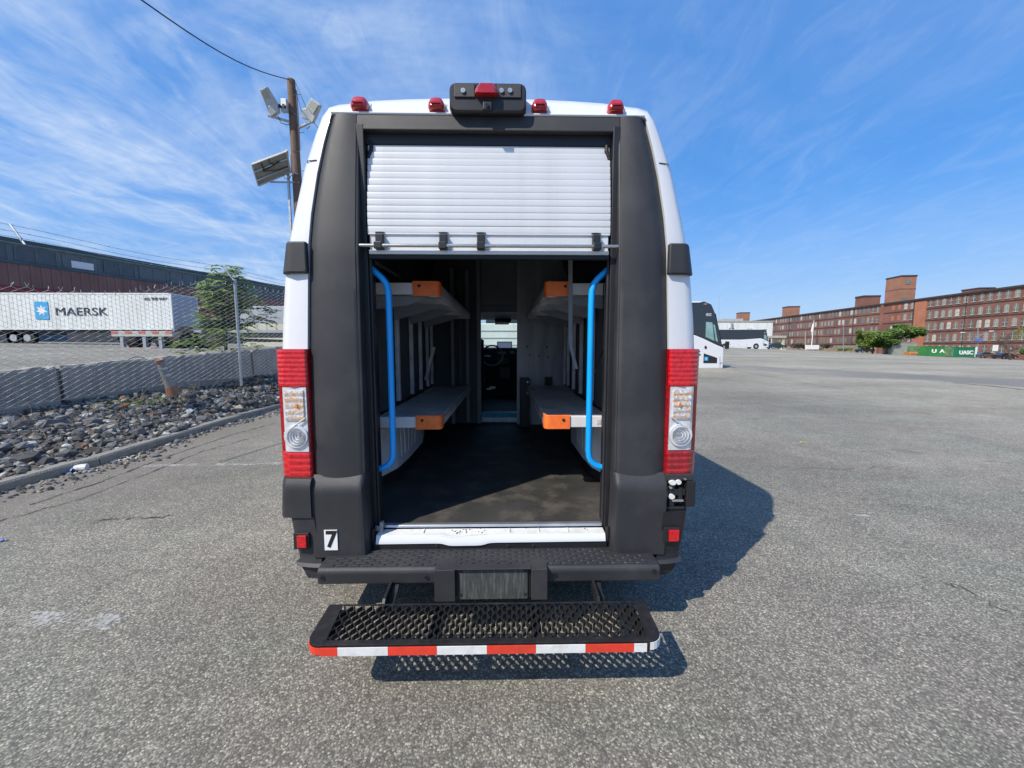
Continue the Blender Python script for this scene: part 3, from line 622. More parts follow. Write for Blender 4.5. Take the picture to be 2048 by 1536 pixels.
def lining():
    mb = MB(); IN = [(.93, .46)] + [(x - .10, z - .03) for x, z in PROF if z > .6 and z < 2.5] + [(.70, 2.47), (.4, 2.49), (0, 2.5)]
    F_ = full(IN); mb.loft([[(XC + x, Y, z) for x, z in F_] for Y in (2.03, 3, 4, 4.88)], close=False); mb.build('interior_lining', 'lining', van, smooth=True)
    mb = MB(); mb.box(XC - .93, XC + .93, 1.972, 4.88, .452, .46); mb.build('cargo_floor', 'floor_mat', van)
    # cab shell
    mb = MB(); mb.box(XC - .95, XC + .95, 4.98, 7.0, .50, .56); mb.build('cab_floor', 'lining', van)
    a = at(962, 641, 6.2)
    mb = MB(); mb.box(XC - .90, XC + .90, 4.98, 6.35, a.z + .02, a.z + .10); mb.box(XC - .90, XC + .90, 4.90, 4.98, a.z + .1, 2.5); mb.build('headliner', 'wall_panel', van)
    # side wall panels of the load bay
    for s in (-1, 1):
        mb = MB(); mb.box(XC + s * .80, XC + s * .82, 2.06, 2.62, .47, 2.25); mb.build('wall_panel', 'wall_panel', van)
        for i, y in enumerate((2.98, 3.42, 3.78, 4.12, 4.36)):
            mb = MB(); x = .735; mb.box(XC + s * x, XC + s * (x + .03), y - .022, y + .022, .99, 1.68); mb.build('wall_slat', 'alu_dull', van, bevel=.004)
        mb = MB(); mb.box(XC + s * .775, XC + s * .79, 2.65, 4.45, .96, 2.2); mb.build('wall_panel', 'lining', van)
    # left tall locker frames near the doorway, ribbed
    for k, (px, y) in enumerate(((905, 4.5), (921, 4.55), (935, 4.6), (948, 4.65))):
        p = at(px, 700, y); mb = MB(); mb.box(p.x - .018, p.x + .018, y, y + .04, .5, 2.3); mb.build('door_post', 'lining' if k % 2 else 'wall_panel', van)
    l0 = at(896, 700, 4.7).x; l1 = at(962, 700, 4.7).x
    mb = MB(); mb.box(XC - .9, l1, 4.70, 4.74, .47, 2.48); mb.build('left_bulkhead', 'lining', van)
    mb = MB(); mb.box(l1 - .05, l1, 4.66, 4.70, .47, 2.48); mb.build('door_jamb', 'wall_panel', van, bevel=.004)
    # right bulkhead: plain steel sheet with dents
    r0 = at(1034, 700, 4.62).x; r1 = at(1135, 700, 4.62).x
    mb = MB(); mb.box(r0, r1, 4.62, 4.64, .47, 2.48); mb.box(r1, XC + .9, 4.66, 4.68, .47, 2.48); bk = mb.build('bulkhead', 'bulkhead', van)
    for px, py in ((1054, 693), (1094, 694), (1060, 710), (1078, 712), (1097, 714)):
        p = at(px, py, 4.615); mb = MB(); mb.disc((p.x, p.z), .011, 4.612, 4.62, 10); mb.build('bolt', 'lining', bk)
    a, b = at(1040, 756, 4.45), at(1059, 838, 4.45)
    mb = MB(); mb.box(a.x, b.x, 4.42, 4.50, .47, a.z); br = mb.build('shelf_upright', 'metal_black', van, bevel=.006)
    for py in (764, 778, 786):
        p = at(1055, py, 4.41); mb = MB(); mb.disc((p.x, p.z), .010, 4.405, 4.42, 10); mb.build('bolt', 'alu', br)
    a, b = at(1090, 754, 4.55), at(1103, 773, 4.55)
    mb = MB(); mb.box(a.x, b.x, 4.5, 4.6, b.z, a.z); mb.build('shelf_bracket', 'metal_black', van)
    # threshold step to the cab, with blue strip
    a, b = at(896, 824, 4.9), at(1040, 842, 4.88)
    mb = MB(); mb.box(a.x, b.x, 4.80, 4.95, .46, .575); mb.build('cab_threshold', 'alu_dull', van, bevel=.006)
    c0, c1 = at(957, 826, 4.79), at(1034, 835, 4.79)
    mb = MB(); mb.box(c0.x, c1.x, 4.792, 4.799, c1.z, c0.z); mb.build('threshold_strip', 'teal_strip', van)
    # cab: dash, screen, seat, lamps
    d = at(1000, 697, 6.45)
    mb = MB(); mb.prism([(6.4, .56), (6.4, 1.2), (6.48, d.z), (6.95, d.z + .02), (6.95, .56)], XC - .92, XC + .92, 'x'); mb.build('dashboard', 'seat', van, bevel=.02)
    a, b = at(994, 683, 6.36), at(1024, 698, 6.36)
    mb = MB(); mb.box(a.x, b.x, 6.36, 6.39, b.z, a.z); sc_ = mb.build('tablet_screen', 'rubber', van, bevel=.006)
    mb = MB(); mb.box(a.x + .014, b.x - .014, 6.354, 6.36, b.z + .02, a.z - .014); mb.build('display', 'screen', sc_)
    mb = MB(); s0 = at(968, 700, 5.7); 
    mb.grid(lambda u, v: (s0.x - .46 + .46 * u, 5.7 - .12 * math.sin(v * 1.2) , .95 + .62 * v - .06 * (2 * u - 1) ** 2 * v), 8, 8, (0, .11, 0)); mb.build('driver_seat', 'seat', van, smooth=True)
    mb = MB(); mb.box(s0.x - .46, s0.x, 5.6, 6.15, .80, .95); mb.box(s0.x - .38, s0.x - .1, 5.65, 6.0, .56, .80); mb.build('seat_cushion', 'seat', van, bevel=.03)
    m0, m1 = at(986, 620, 6.1), at(1026, 644, 6.1)
    mb = MB(); mb.prism([(m0.x, m0.z + .1), (m1.x, m0.z + .1), (m1.x - .03, m1.z), (m0.x + .03, m1.z)], 6.08, 6.2); ov = mb.build('overhead_console', 'rubber', van, bevel=.01)
    for px in (998, 1010):
        p = at(px, 630, 6.07); mb = MB(); mb.disc((p.x, p.z), .014, 6.07, 6.08, 12); mb.build('reading_lamp', 'cab_lamp', ov)
    a, b = at(990, 644, 6.15), at(1018, 649, 6.15)
    mb = MB(); mb.box(a.x, b.x, 6.15, 6.17, b.z, a.z); mb.build('rear_view_mirror', 'clear_rim', van, bevel=.004)
    w_ = at(984, 700, 6.2); mb = MB(); mb.tube([(w_.x + .17 * math.cos(t), 6.22 - .04 * math.sin(t), w_.z - .09 + .16 * math.sin(t)) for t in np.linspace(0, 6.283, 25)], .014, 6); mb.build('steering_wheel', 'wall_panel', van)
    for px, py, ww, hh_, m_ in ((975, 712, .05, .012, 'alu'), (1004, 706, .07, .02, 'wall_panel'), (1006, 722, .09, .05, 'lining'), (985, 775, .05, .02, 'alu'), (1010, 745, .08, .09, 'lining'), (1024, 705, .04, .02, 'wall_panel')):
        p = at(px, py, 6.38); mb = MB(); mb.box(p.x - ww, p.x + ww, 6.37, 6.40, p.z - hh_, p.z + hh_); mb.build('console_panel', m_, van, bevel=.006)
    p = at(978, 778, 6.2); mb = MB(); mb.disc((p.x, p.z), .03, 6.2, 6.22, 10, sx=1.6, sz=.5); mb.build('pedal', 'alu', van)
lining()
# ---- rear frame
def pillars():
    for s in (-1, 1):
        INX = .625
        def outer(z): return float(np.interp(z, [.36, .75, 1.39, 1.87, 2.035, 2.225, 2.37, 2.508], [.890, .889, .881, .861, .847, .82, .79, .755])) - .004
        def fn(u, v):
            z = .75 + (2.505 - .75) * v; x = INX + (outer(z) - INX) * u
            e = max(0, (u - .72) / .28) ** 2 * .022 + max(0, (.06 - u) / .06) ** 2 * .014
            crease = .010 * math.sin(math.pi * min(max((u - .05) / .9, 0), 1)) 
            return (XC + s * x, lean(z) - .012 + e - crease + .004, z)
        mb = MB(); mb.grid(fn, 18, 26, (0, .10, 0)); mb.build('pillar_cover', 'plastic', van, smooth=True)
        mb = MB(); mb.tube([(XC + s * .631, lean(z) + .004, z) for z in np.linspace(.78, 2.50, 20)], .0085, 8); mb.build('highlight_bead', 'plastic', van, smooth=True)  # bead added along the inner edge to catch a sun highlight
        # lower boxed section with chamfered top
        def fn2(u, v):
            z = .362 + (.772 - .362) * v; fl_ = .012 * (1 - v); x = INX - .002 - fl_ + (outer(z) + .002 - INX + fl_) * u
            up = max(0, (z - .70) / .072); e = .04 * up ** 1.5 + max(0, (.07 - u) / .07) ** 2 * .02 + max(0, (u - .95) / .05) ** 2 * .012
            return (XC + s * x, 1.838 + e, z)
        mb = MB(); mb.grid(fn2, 24, 20, (0, .08, 0)); lc = mb.build('pillar_base_cover', 'plastic', van, smooth=True)
        if s < 0:
            a, b = at(648, 1060, 1.835), at(676, 1100, 1.835)
            mb = MB(); mb.box(a.x, b.x, 1.8335, 1.8365, b.z, a.z); st = mb.build('number_sticker', 'print_white', lc)
            lettering('digit', '7', .115, 'ink_black', st, ((a.x + b.x) / 2 + .002, 1.8325, (a.z + b.z) / 2 + .001), (R(90), 0, 0), .95, .0035, .0006)
        # inner reveal tracks
        mb = MB(); mb.box(XC + s * .598, XC + s * .634, 1.950, 2.06, .44, 2.46); mb.build('door_track', 'plastic2', van, bevel=.004)
        mb = MB(); mb.box(XC + s * .588, XC + s * .597, 1.968, 1.985, .45, 1.84); mb.build('track_lip', 'plastic', van, bevel=.002)
        # buffer / latch at the foot of the track
        mb = MB(); x = XC + s * .604; mb.tube([(x, 1.91, .40), (x, 1.905, .44), (x, 1.912, .475)], .014, 10, True, .010); mb.build('track_buffer', 'rubber', van, smooth=True)
        # hinge covers over the side
        hz0, hz1 = 1.752, 1.898
        def hf(u, v):
            z = hz0 + (hz1 - hz0) * v; xo = float(np.interp(z, [1.73, 1.90], [1.013, .985])) - .010; x = .862 + (xo - .862) * u
            return (XC + s * x, 1.878 + .045 * max(0, (u - .6) / .4) ** 2, z)
        mb = MB(); mb.grid(hf, 8, 4, (0, .03, 0)); mb.build('hinge_cover', 'plastic', van, bevel=.010, seg=3, smooth=True)
    # header
    def hd(u, v):
        z = 2.435 + .072 * v; return (XC + (u - .5) * 1.262, lean(z) - .008, z)
    mb = MB(); mb.grid(hd, 2, 2, (0, .05, 0)); mb.build('header_trim', 'plastic', van, bevel=.004)
    mb = MB(); mb.box(XC - .62, XC + .62, 1.985, 2.10, 2.385, 2.440); mb.box(XC - .60, XC + .60, 2.03, 2.10, 2.36, 2.388); mb.build('header_recess', 'plastic2', van, bevel=.006)
    for s in (-1, 1):
        mb = MB(); mb.tube([(XC + s * .575, 1.99, 2.40), (XC + s * .575, 1.985, 2.36), (XC + s * .592, 1.985, 2.32)], .010, 8); mb.build('track_guide', 'rubber', van)
    # thin drip lip
    mb = MB(); mb.grid(lambda u, v: (XC + (u - .5) * 1.50, lean(2.51) - .010 - .004 * math.sin(v * 3.14), 2.506 + .012 * v), 2, 4, (0, .03, 0)); mb.build('drip_rail', 'white', van, smooth=True)
pillars()
def shutter():
    root = bpy.data.objects.new('roller_shutter', None); COL.objects.link(root); root.parent = van; OFF[root.name] = off_of(van)
    n = 13; z0, z1 = 1.957, 2.385; h = (z1 - z0) / n
    mb = MB(); H2 = h - .0022; pr = [(.010, 0), (-.0032, .0), (-.0046, .002), (-.0052, H2 * .3), (-.0052, H2 * .7), (-.0044, H2 * .97), (-.003, H2), (.010, H2)]
    L_ = .592
    mb.loft([[(x, y, z) for y, z in pr] for x in (-L_, L_)])
    me = mb.mesh('slat'); me.materials.append(M['slat'])
    for i in range(n):
        o = bpy.data.objects.new('slat', me); COL.objects.link(o); o.parent = root
        y = 1.950 + .05 * ((i / n) ** 1.6); o.location = Vector((XC, y, z0 + i * h)) - off_of(van)
    mb = MB(); mb.box(XC - L_, XC + L_, 2.010, 2.02, 2.386, 2.42); mb.build('top_slat', 'slat', root)
    mb = MB(); mb.box(XC - L_, XC + L_, 2.062, 2.075, 1.95, 2.42); mb.build('shutter_backing', 'alu_dull', root)
    # bottom rail
    mb = MB(); mb.box(XC - L_, XC + L_, 1.943, 1.953, 1.948, 1.956); mb.box(XC - .585, XC + .585, 1.950, 1.963, 1.872, 1.95); mb.box(XC - .585, XC + .585, 1.932, 1.951, 1.853, 1.872); mb.build('bottom_rail', 'slat', root, bevel=.002)
    mb = MB(); mb.box(XC - .59, XC + .59, 1.940, 1.965, 1.833, 1.852); mb.build('rubber_seal', 'rubber', root, bevel=.003)
    a, b = at(716, 493, 1.935), at(1237, 495, 1.935)
    mb = MB(); mb.tube([(a.x, 1.912, 1.888), (b.x, 1.912, 1.888)], .0085, 12); mb.build('pull_bar', 'bar_steel', root, smooth=True)
    for px in (760, 887, 962, 1192):
        p = at(px, 485, 1.94); mb = MB(); mb.box(p.x - .019, p.x + .019, 1.925, 1.950, 1.872, 1.948); mb.box(p.x - .019, p.x + .019, 1.899, 1.927, 1.872, 1.905); mb.build('bar_clip', 'plastic2', root, bevel=.004)
        mb = MB(); mb.disc((p.x, 1.957), .012, 1.938, 1.947, 10, sx=2, sz=.25); mb.build('clip_slot', 'plastic2', root)
shutter()
def lamps():
    for (x0, x1) in ((697, 736), (853, 890), (1062, 1098), (1215, 1252)):
        a = at(x0, 205, 1.95); b = at(x1, 205, 1.95); cx, w = (a.x + b.x) / 2, (b.x - a.x) / 2 * .93
        zb, zt = 2.526, 2.586
        sl = lean(2.55)
        mb = MB(); mb.grid(lambda u, v: (cx + (u - .5) * 2 * (w + .006), sl - .004 + .01 * v, zb - .006 + (zt - zb) * .85 * v), 4, 4, (0, .03, 0)); base = mb.build('marker_base', 'white', van, smooth=True)
        mb = MB(); secs = []
        for k, (d, sc, zo) in enumerate(((.0, 1, 0), (-.014, .98, .002), (-.026, .90, .007), (-.034, .76, .012), (-.037, .5, .017))):
            z0, z1 = zb + zo, zt - zo * .3
            secs.append([(cx + w * sc * q[0], sl + d + .012 * q[1], z0 + (z1 - z0) * q[1]) for q in ((-1, .15), (-.85, 0), (.85, 0), (1, .15), (.96, .6), (.72, .95), (.4, 1), (-.4, 1), (-.72, .95), (-.96, .6))])
        mb.loft(secs); mb.build('marker_lamp', 'marker_red', base, smooth=True)
        mb = MB(); mb.box(cx - w * .55, cx + w * .55, sl - .044, sl - .03, zb + .020, zb + .026); mb.build('lens_rib', 'red_dark', base)
    # central camera + brake light housing
    a, b = at(898, 195, 1.92), at(1053, 195, 1.92); cx = (a.x + b.x) / 2; w = (b.x - a.x) / 2; z0 = at(970, 224, 1.92).z; z1 = at(970, 168, 1.93).z
    def rr(sx, sz, r=.28, n=5):
        pts = []
        for qx, qz, a0 in ((1, -1, -90), (1, 1, 0), (-1, 1, 90), (-1, -1, 180)):
            for k in range(n + 1):
                t = R(a0 + 90 * k / n); pts.append((cx + sx * (w * (qx) + (-qx * r * .10) + r * .10 * math.cos(t)), (z0 + z1) / 2 + sz * ((z1 - z0) / 2 * qz - qz * r * .10 + r * .10 * math.sin(t))))
        return pts
    mb = MB(); mb.loft([[(x, y, z) for x, z in rr(s, s2)] for y, s, s2 in ((2.03, 1, 1), (1.94, 1, 1), (1.924, .985, .97), (1.915, .95, .9))])
    hsg = mb.build('camera_housing', 'plastic2', van, smooth=True)
    zm = z0 + (z1 - z0) * .45
    for xa, xb in ((cx - w * .86, cx - w * .33), (cx + w * .25, cx + w * .86)): mb = MB(); mb.box(xa, xb, 1.9085, 1.9155, zm, z1 - .012); mb.build('lamp_plate', 'plastic', hsg, bevel=.003)
    lx = at(973, 180, 1.9).x
    mb = MB(); secs = []
    for d, sc in ((.02, 1), (.0, 1), (-.016, .93), (-.026, .7)):
        secs.append([(lx + .054 * sc * q[0], 1.906 + d, zm + .004 + (z1 - zm - .029) * q[1]) for q in ((-1, .1), (-.8, 0), (.8, 0), (1, .1), (1, .5), (.7, .95), (-.7, .95), (-1, .5))])
    mb.loft(secs); bl = mb.build('centre_brake_light', 'marker_red', hsg, smooth=True)
    for px in (926, 1003, 1020):
        p = at(px, 181, 1.905); mb = MB(); mb.ring((p.x, p.z), .006, .010, 1.902, 1.908, 14); mb.disc((p.x, p.z), .004, 1.902, 1.906, 8); mb.build('screw', 'alu', hsg)
    p = at(975, 213, 1.905); mb = MB(); mb.box(p.x - .022, p.x + .022, 1.897, 1.92, z0 - .003, p.z + .02); mb.build('camera_block', 'rubber', hsg, bevel=.006)
    mb = MB(); mb.disc((p.x, p.z), .009, 1.893, 1.899, 14); mb.build('camera_lens', 'black_glass', hsg)
lamps()
def taillights():
    for s in (-1, 1):
        root = bpy.data.objects.new('taillight', None); COL.objects.link(root); root.parent = van; OFF[root.name] = off_of(van)
        def wrap(u, z, d=0.):
            # u 0 inner edge (rear face) -> 1 on the flank
            xs = np.interp(u, [0, .1, .75, .9, 1], [.877, .886, .990, 1.034, 1.054]); ys = np.interp(u, [0, .1, .75, .9, 1], [1.902, 1.889, 1.893, 1.915, 1.985])
            ox = .012 * max(0, min(1, (z - .75) / .5)); taper = (1.0 if z > .9 else 1 - (.9 - z) * .12)
            x = .880 + (float(xs) - .880) * taper
            return (XC + s * (x + .004), float(ys) + d - .018, z)
        mb = MB(); mb.grid(lambda u, v: wrap(u, .757 + (1.393 - .757) * v, .006), 20, 6, (0, .05, 0)); mb.build('lamp_housing', 'red_dark', root, smooth=True)
        def panel(name, z0, z1, m, ribs, amp, u0=0., u1=1., d=0.):
            mb = MB(); mb.grid(lambda u, v: wrap(u0 + (u1 - u0) * u, z0 + (z1 - z0) * v, d - amp * abs(math.sin(v * ribs * math.pi))), 22, max(6, ribs * 6), (0, .012, 0)); return mb.build(name, m, root, smooth=True)
        panel('stop_lens', 1.212, 1.390, 'red_lens', 8, .0018)
        mb = MB(); mb.tube([wrap(.02, 1.214, -.006), wrap(.5, 1.211, -.006), wrap(.95, 1.214, -.006)], .003, 6); mb.build('lens_divider', 'red_dark', root)
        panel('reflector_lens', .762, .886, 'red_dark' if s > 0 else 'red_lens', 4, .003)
        panel('clear_lens', .890, 1.208, 'clear_rim', 1, .0, .10, .80, -.001)
        panel('indicator_reflector', 1.045, 1.195, 'indicator', 5, .003, .18, .74, -.006)
        # small amber bulb among the facets
        c = wrap(.42, 1.12, -.012)
        for k, (dx, dz, r) in enumerate(((-.006, .0, .008),)):
            mb = MB(); mb.disc((c[0] + s * dx, c[2] + dz), r, c[1] - .003, c[1] + .004, 14, sx=.8, sz=1.3); mb.build('amber_bulb', 'amber', root)
        # slanted divider
        mb = MB(); mb.tube([wrap(.12, 1.06, -.010), wrap(.35, 1.035, -.012), wrap(.62, 1.005, -.012), wrap(.78, .985, -.01)], .0035, 6); mb.build('lens_divider', 'alu_dull', root)
        c = wrap(.45, .967, -.008)
        rl = None
        mb = MB(); mb.disc((c[0], c[2]), .058, c[1] - .004, c[1] + .006, 32); rl = mb.build('reversing_lens', 'clear_rim', root, bevel=.003)
        mb = MB(); cc = (c[0] - s * .018, c[2] + .010)
        for r in (.012, .022, .032, .042): mb.ring((cc[0] + s * (r * .38), cc[1] - r * .22), r - .0024, r + .0012, c[1] - .009, c[1] - .003, 24)
        mb.build('lens_rings', 'silver_lens', rl)
        mb = MB(); mb.disc(cc, .007, c[1] - .011, c[1] - .003, 14); mb.build('bulb_tip', 'silver_lens', rl)
taillights()
def bumper():
    YF, YB, ZT, ZB = 1.735, 1.905, .368, .287
    root = bpy.data.objects.new('rear_bumper', None); COL.objects.link(root); root.parent = van; OFF[root.name] = off_of(van)
    pr = [(YB, ZT + .004), (1.765, ZT), (YF + .006, ZT - .006), (YF - .004, ZT - .022), (YF, ZB), (1.80, ZB - .012), (YB, ZB)]
    mb = MB(); mb.prism(pr, XC - .812, XC + .815, 'x'); mb.build('bumper_beam', 'plastic', root, bevel=.008, seg=3)
    # stepped tread: long hexagon pads
    def hexpad(mb, x, y, L, w, z):
        P_ = [(x - L, y), (x - L + w, y - w), (x + L - w, y - w), (x + L, y), (x + L - w, y + w), (x - L + w, y + w)]
        Q_ = [(x + (p[0] - x) * .90, y + (p[1] - y) * .78) for p in P_]
        mb.add([(a, b, z - .003) for a, b in P_] + [(a, b, z + .0018) for a, b in Q_], [tuple(range(6, 12))] + [(i, (i + 1) % 6, 6 + (i + 1) % 6, 6 + i) for i in range(6)])
    mb = MB(); nr = 7
    for r in range(nr):
        y = 1.760 + r * .0195
        k = 0; x = XC - .765 + (.030 if r % 2 else 0)
        while x < XC + .78:
            zz = ZT + .002 + (y - 1.765) * .03
            if abs(x - XC) < .60 or y < 1.83: hexpad(mb, x, y, .0295, .0085, zz)
            x += .060
    mb.build('tread_pads', 'plastic', root, kind='stuff')
    # licence plate block
    bx0, bx1 = at(870, 1160, 1.72).x, at(1094, 1160, 1.72).x; zb = .218
    p0, p1 = at(916, 1160, 1.72).x, at(1057, 1160, 1.72).x
    mb = MB(); mb.box(bx0, p0 - .012, 1.700, 1.80, zb, .372); mb.box(p1 + .012, bx1, 1.700, 1.80, zb + .004, .372); mb.box(p0 - .012, p1 + .012, 1.702, 1.745, .3715, .3755); mb.build('plate_surround', 'plastic', root, bevel=.010, seg=3)
    mb = MB(); mb.box(p0 - .01, p1 + .01, 1.728, 1.78, zb + .002, .369); mb.build('plate_recess', 'plastic2', root)
    mb = MB(); mb.box(p0 + .003, p1 - .003, 1.719, 1.727, zb - .004, .364); mb.build('plate_holder', 'plate_plastic', root, bevel=.003)
    for px, py in ((922, 1143), (1050, 1141), (922, 1190), (1050, 1188)):
        p = at(px, py, 1.719); mb = MB(); mb.disc((p.x, p.z), .006, 1.7165, 1.7195, 10); mb.build('bolt_hole', 'rubber', root)
    for px, py in ((645, 1155), (853, 1154), (1110, 1149), (1308, 1142)):
        p = at(px, py, 1.733); mb = MB(); mb.ring((p.x, p.z), .005, .010, 1.728, 1.738, 12); mb.disc((p.x, p.z), .005, 1.732, 1.739, 8); mb.build('parking_sensor', 'plastic2', root)
    # corners
    for s in (-1, 1):
        def lowc(u, v):
            z = .25 + (.58 - .25) * v; xo = float(np.interp(z, [.25, .32, .335, .45, .58], [.925, .957, .962, .985, 1.0])); xi = .830 + .035 * v
            x = float(np.interp(u, [0, .55, .7, 1], [xi, xo - .025, xo, xo + .01])); y = float(np.interp(u, [0, .55, .7, 1], [1.84, 1.848, 1.885, 2.35])) + (.012 if z > .335 else 0) + (.02 * (1 - v) if u < .6 else 0) - .02
            return (XC + s * x, y, z)
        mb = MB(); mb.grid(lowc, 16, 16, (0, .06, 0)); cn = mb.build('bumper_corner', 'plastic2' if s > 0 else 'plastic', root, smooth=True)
        mb = MB(); mb.grid(lambda u, v: (XC + s * (.832 + (.125 + .01 * v) * u), 1.812 + .012 * v + .02 * u * u, .325 + .014 * v), 4, 3, (0, .03, 0)); mb.build('corner_ledge', 'plastic', cn, smooth=True)
        # reflector
        a, b = (at(593, 1072, 1.82), at(613, 1096, 1.82)) if s < 0 else (at(1339, 1061, 1.82), at(1358, 1083, 1.82))
        mb = MB(); mb.box(a.x - .022, b.x + .010, 1.8285, 1.84, b.z - .012, a.z + .010); f = mb.build('reflector_recess', 'rubber', cn, bevel=.004)
        mb = MB(); mb.box(a.x, b.x, 1.818, 1.835, b.z, a.z); mb.build('reflector', 'red_lens', cn, bevel=.003)
        if s < 0:
            def cap(u, v):
                z = .572 + (.762 - .572) * v; xo = 1.040 - .012 * v; e = .016 * max(0, (v - .75) / .25) ** 2
                x = float(np.interp(u, [0, .6, .72, 1], [.872, xo - .03, xo, xo + .01])); y = float(np.interp(u, [0, .6, .72, 1], [1.826, 1.832, 1.87, 2.35])) + e
                return (XC + s * x, y, z)
            mb = MB(); mb.grid(cap, 18, 10, (0, .05, 0)); mb.build('corner_cap', 'plastic', root, smooth=True)
            mb = MB(); mb.box(XC - 1.015, XC - .885, 1.90, 1.98, .748, .772); mb.build('body_ledge', 'white_dull', root)
        else:
            # cap missing: bare bracket with clips
            mb = MB(); mb.box(XC + .875, XC + 1.005, 1.895, 1.93, .575, .772); mb.build('corner_backing', 'rubber', root, bevel=.006)
            mb = MB(); mb.box(XC + .876, XC + 1.02, 1.862, 1.90, .735, .768); mb.build('bracket_shelf', 'plastic', root, bevel=.005)
            mb = MB(); mb.box(XC + .985, XC + 1.03, 1.855, 1.92, .60, .735); mb.build('bracket_end', 'plastic2', root, bevel=.006)
            mb = MB(); mb.box(XC + .885, XC + .985, 1.868, 1.90, .655, .69); mb.box(XC + .90, XC + .93, 1.865, 1.90, .60, .72); mb.box(XC + .95, XC + .97, 1.865, 1.90, .62, .70); mb.box(XC + .883, XC + .98, 1.86, 1.90, .583, .60); mb.build('bracket_ribs', 'plastic2', root, bevel=.004)
            for px, py, w, h in ((1345, 965, 7, 5), (1357, 964, 5, 5), (1343, 993, 6, 5), (1341, 975, 3, 2), (1370, 958, 2, 1.5)):
                p = at(px, py, 1.858); mb = MB(); mb.disc((p.x, p.z), .0025 * w, 1.852, 1.866, 14, sx=1, sz=h / w); mb.build('clip_head', 'tape_white' if w > 4 else 'alu', root)
            mb = MB(); a = at(1360, 1001, 1.853); mb.box(a.x - .04, a.x + .015, 1.848, 1.858, a.z - .004, a.z + .005); mb.build('clip_strip', 'alu', root)
bumper()
def sill():
    root = bpy.data.objects.new('door_sill', None); COL.objects.link(root); root.parent = van; OFF[root.name] = off_of(van)
    mb = MB(); mb.prism([(1.99, .468), (1.962, .468), (1.958, .456), (1.99, .44)], XC - .585, XC + .588, 'x'); mb.build('threshold_rail', 'alu', root, bevel=.002)
    def sf(u, v):
        x = XC - .585 + 1.175 * u
        dent = math.exp(-((u - .335) / .065) ** 2)
        y = 1.958 - .058 * v; z = .448 - .004 * v - .010 * dent * math.sin(v * 1.6)
        return (x, y - .006 * dent * v, z)
    mb = MB(); mb.grid(sf, 60, 8, (0, 0, -.02)); mb.build('sill_plate', 'sill', root, smooth=True)
    for u in (.20, .58, .71, .84):
        x = XC - .585 + 1.175 * u; mb = MB(); mb.box(x - .003, x + .003, 1.915, 1.955, .4475, .4515); mb.build('sill_rib', 'sill', root, bevel=.001)
    def lf(u, v):
        x = XC - .585 + 1.175 * u; dent = 1 / (1 + math.exp(-(u - .30) * 110)) * 1 / (1 + math.exp((u - .475) * 110))
        zt = .444 - .008 * dent; zb = .408 - .012 * dent - .006 * (1 - u); return (x, 1.900 - .012 * math.sin(v * 1.5) - .004 * dent, zt + (zb - zt) * v)
    mb = MB(); mb.grid(lf, 70, 8, (0, .03, 0)); mb.build('sill_lip', 'white', root, smooth=True)
    mb = MB(); mb.box(XC - .60, XC + .60, 1.893, 1.93, .366, .415); mb.build('lower_seal', 'plastic2', root, bevel=.003)
    for px in (873, 1015, 1066): 
        p = at(px, 1091, 1.89); mb = MB(); mb.disc((p.x, p.z), .006, 1.886, 1.894, 10); mb.build('fastener', 'plastic', root)
    a = at(762, 1070, 1.93); mb = MB(); mb.box(a.x - .004, a.x + .012, 1.925, 1.95, .445, .50); mb.box(a.x - .03, a.x + .012, 1.935, 1.95, .448, .475); mb.build('latch_plate', 'galv', root, bevel=.002)
    # dirt crumbs lying on the sill
    mb = MB()
    for i in range(46):
        u = rng.normal(.37, .045) if i % 5 else rng.uniform(0, 1); u = min(max(u, 0.02), .98); x = XC - .585 + 1.175 * u; y = rng.uniform(1.91, 1.955); r = rng.uniform(.0008, .0028)
        z = sf(u, (1.958 - y) / .058)[2]; mb.box(x - r * 1.5, x + r, y - r, y + r, z - .001, z + r)
    mb.build('dirt_crumbs', 'soil', root, kind='stuff')
sill()
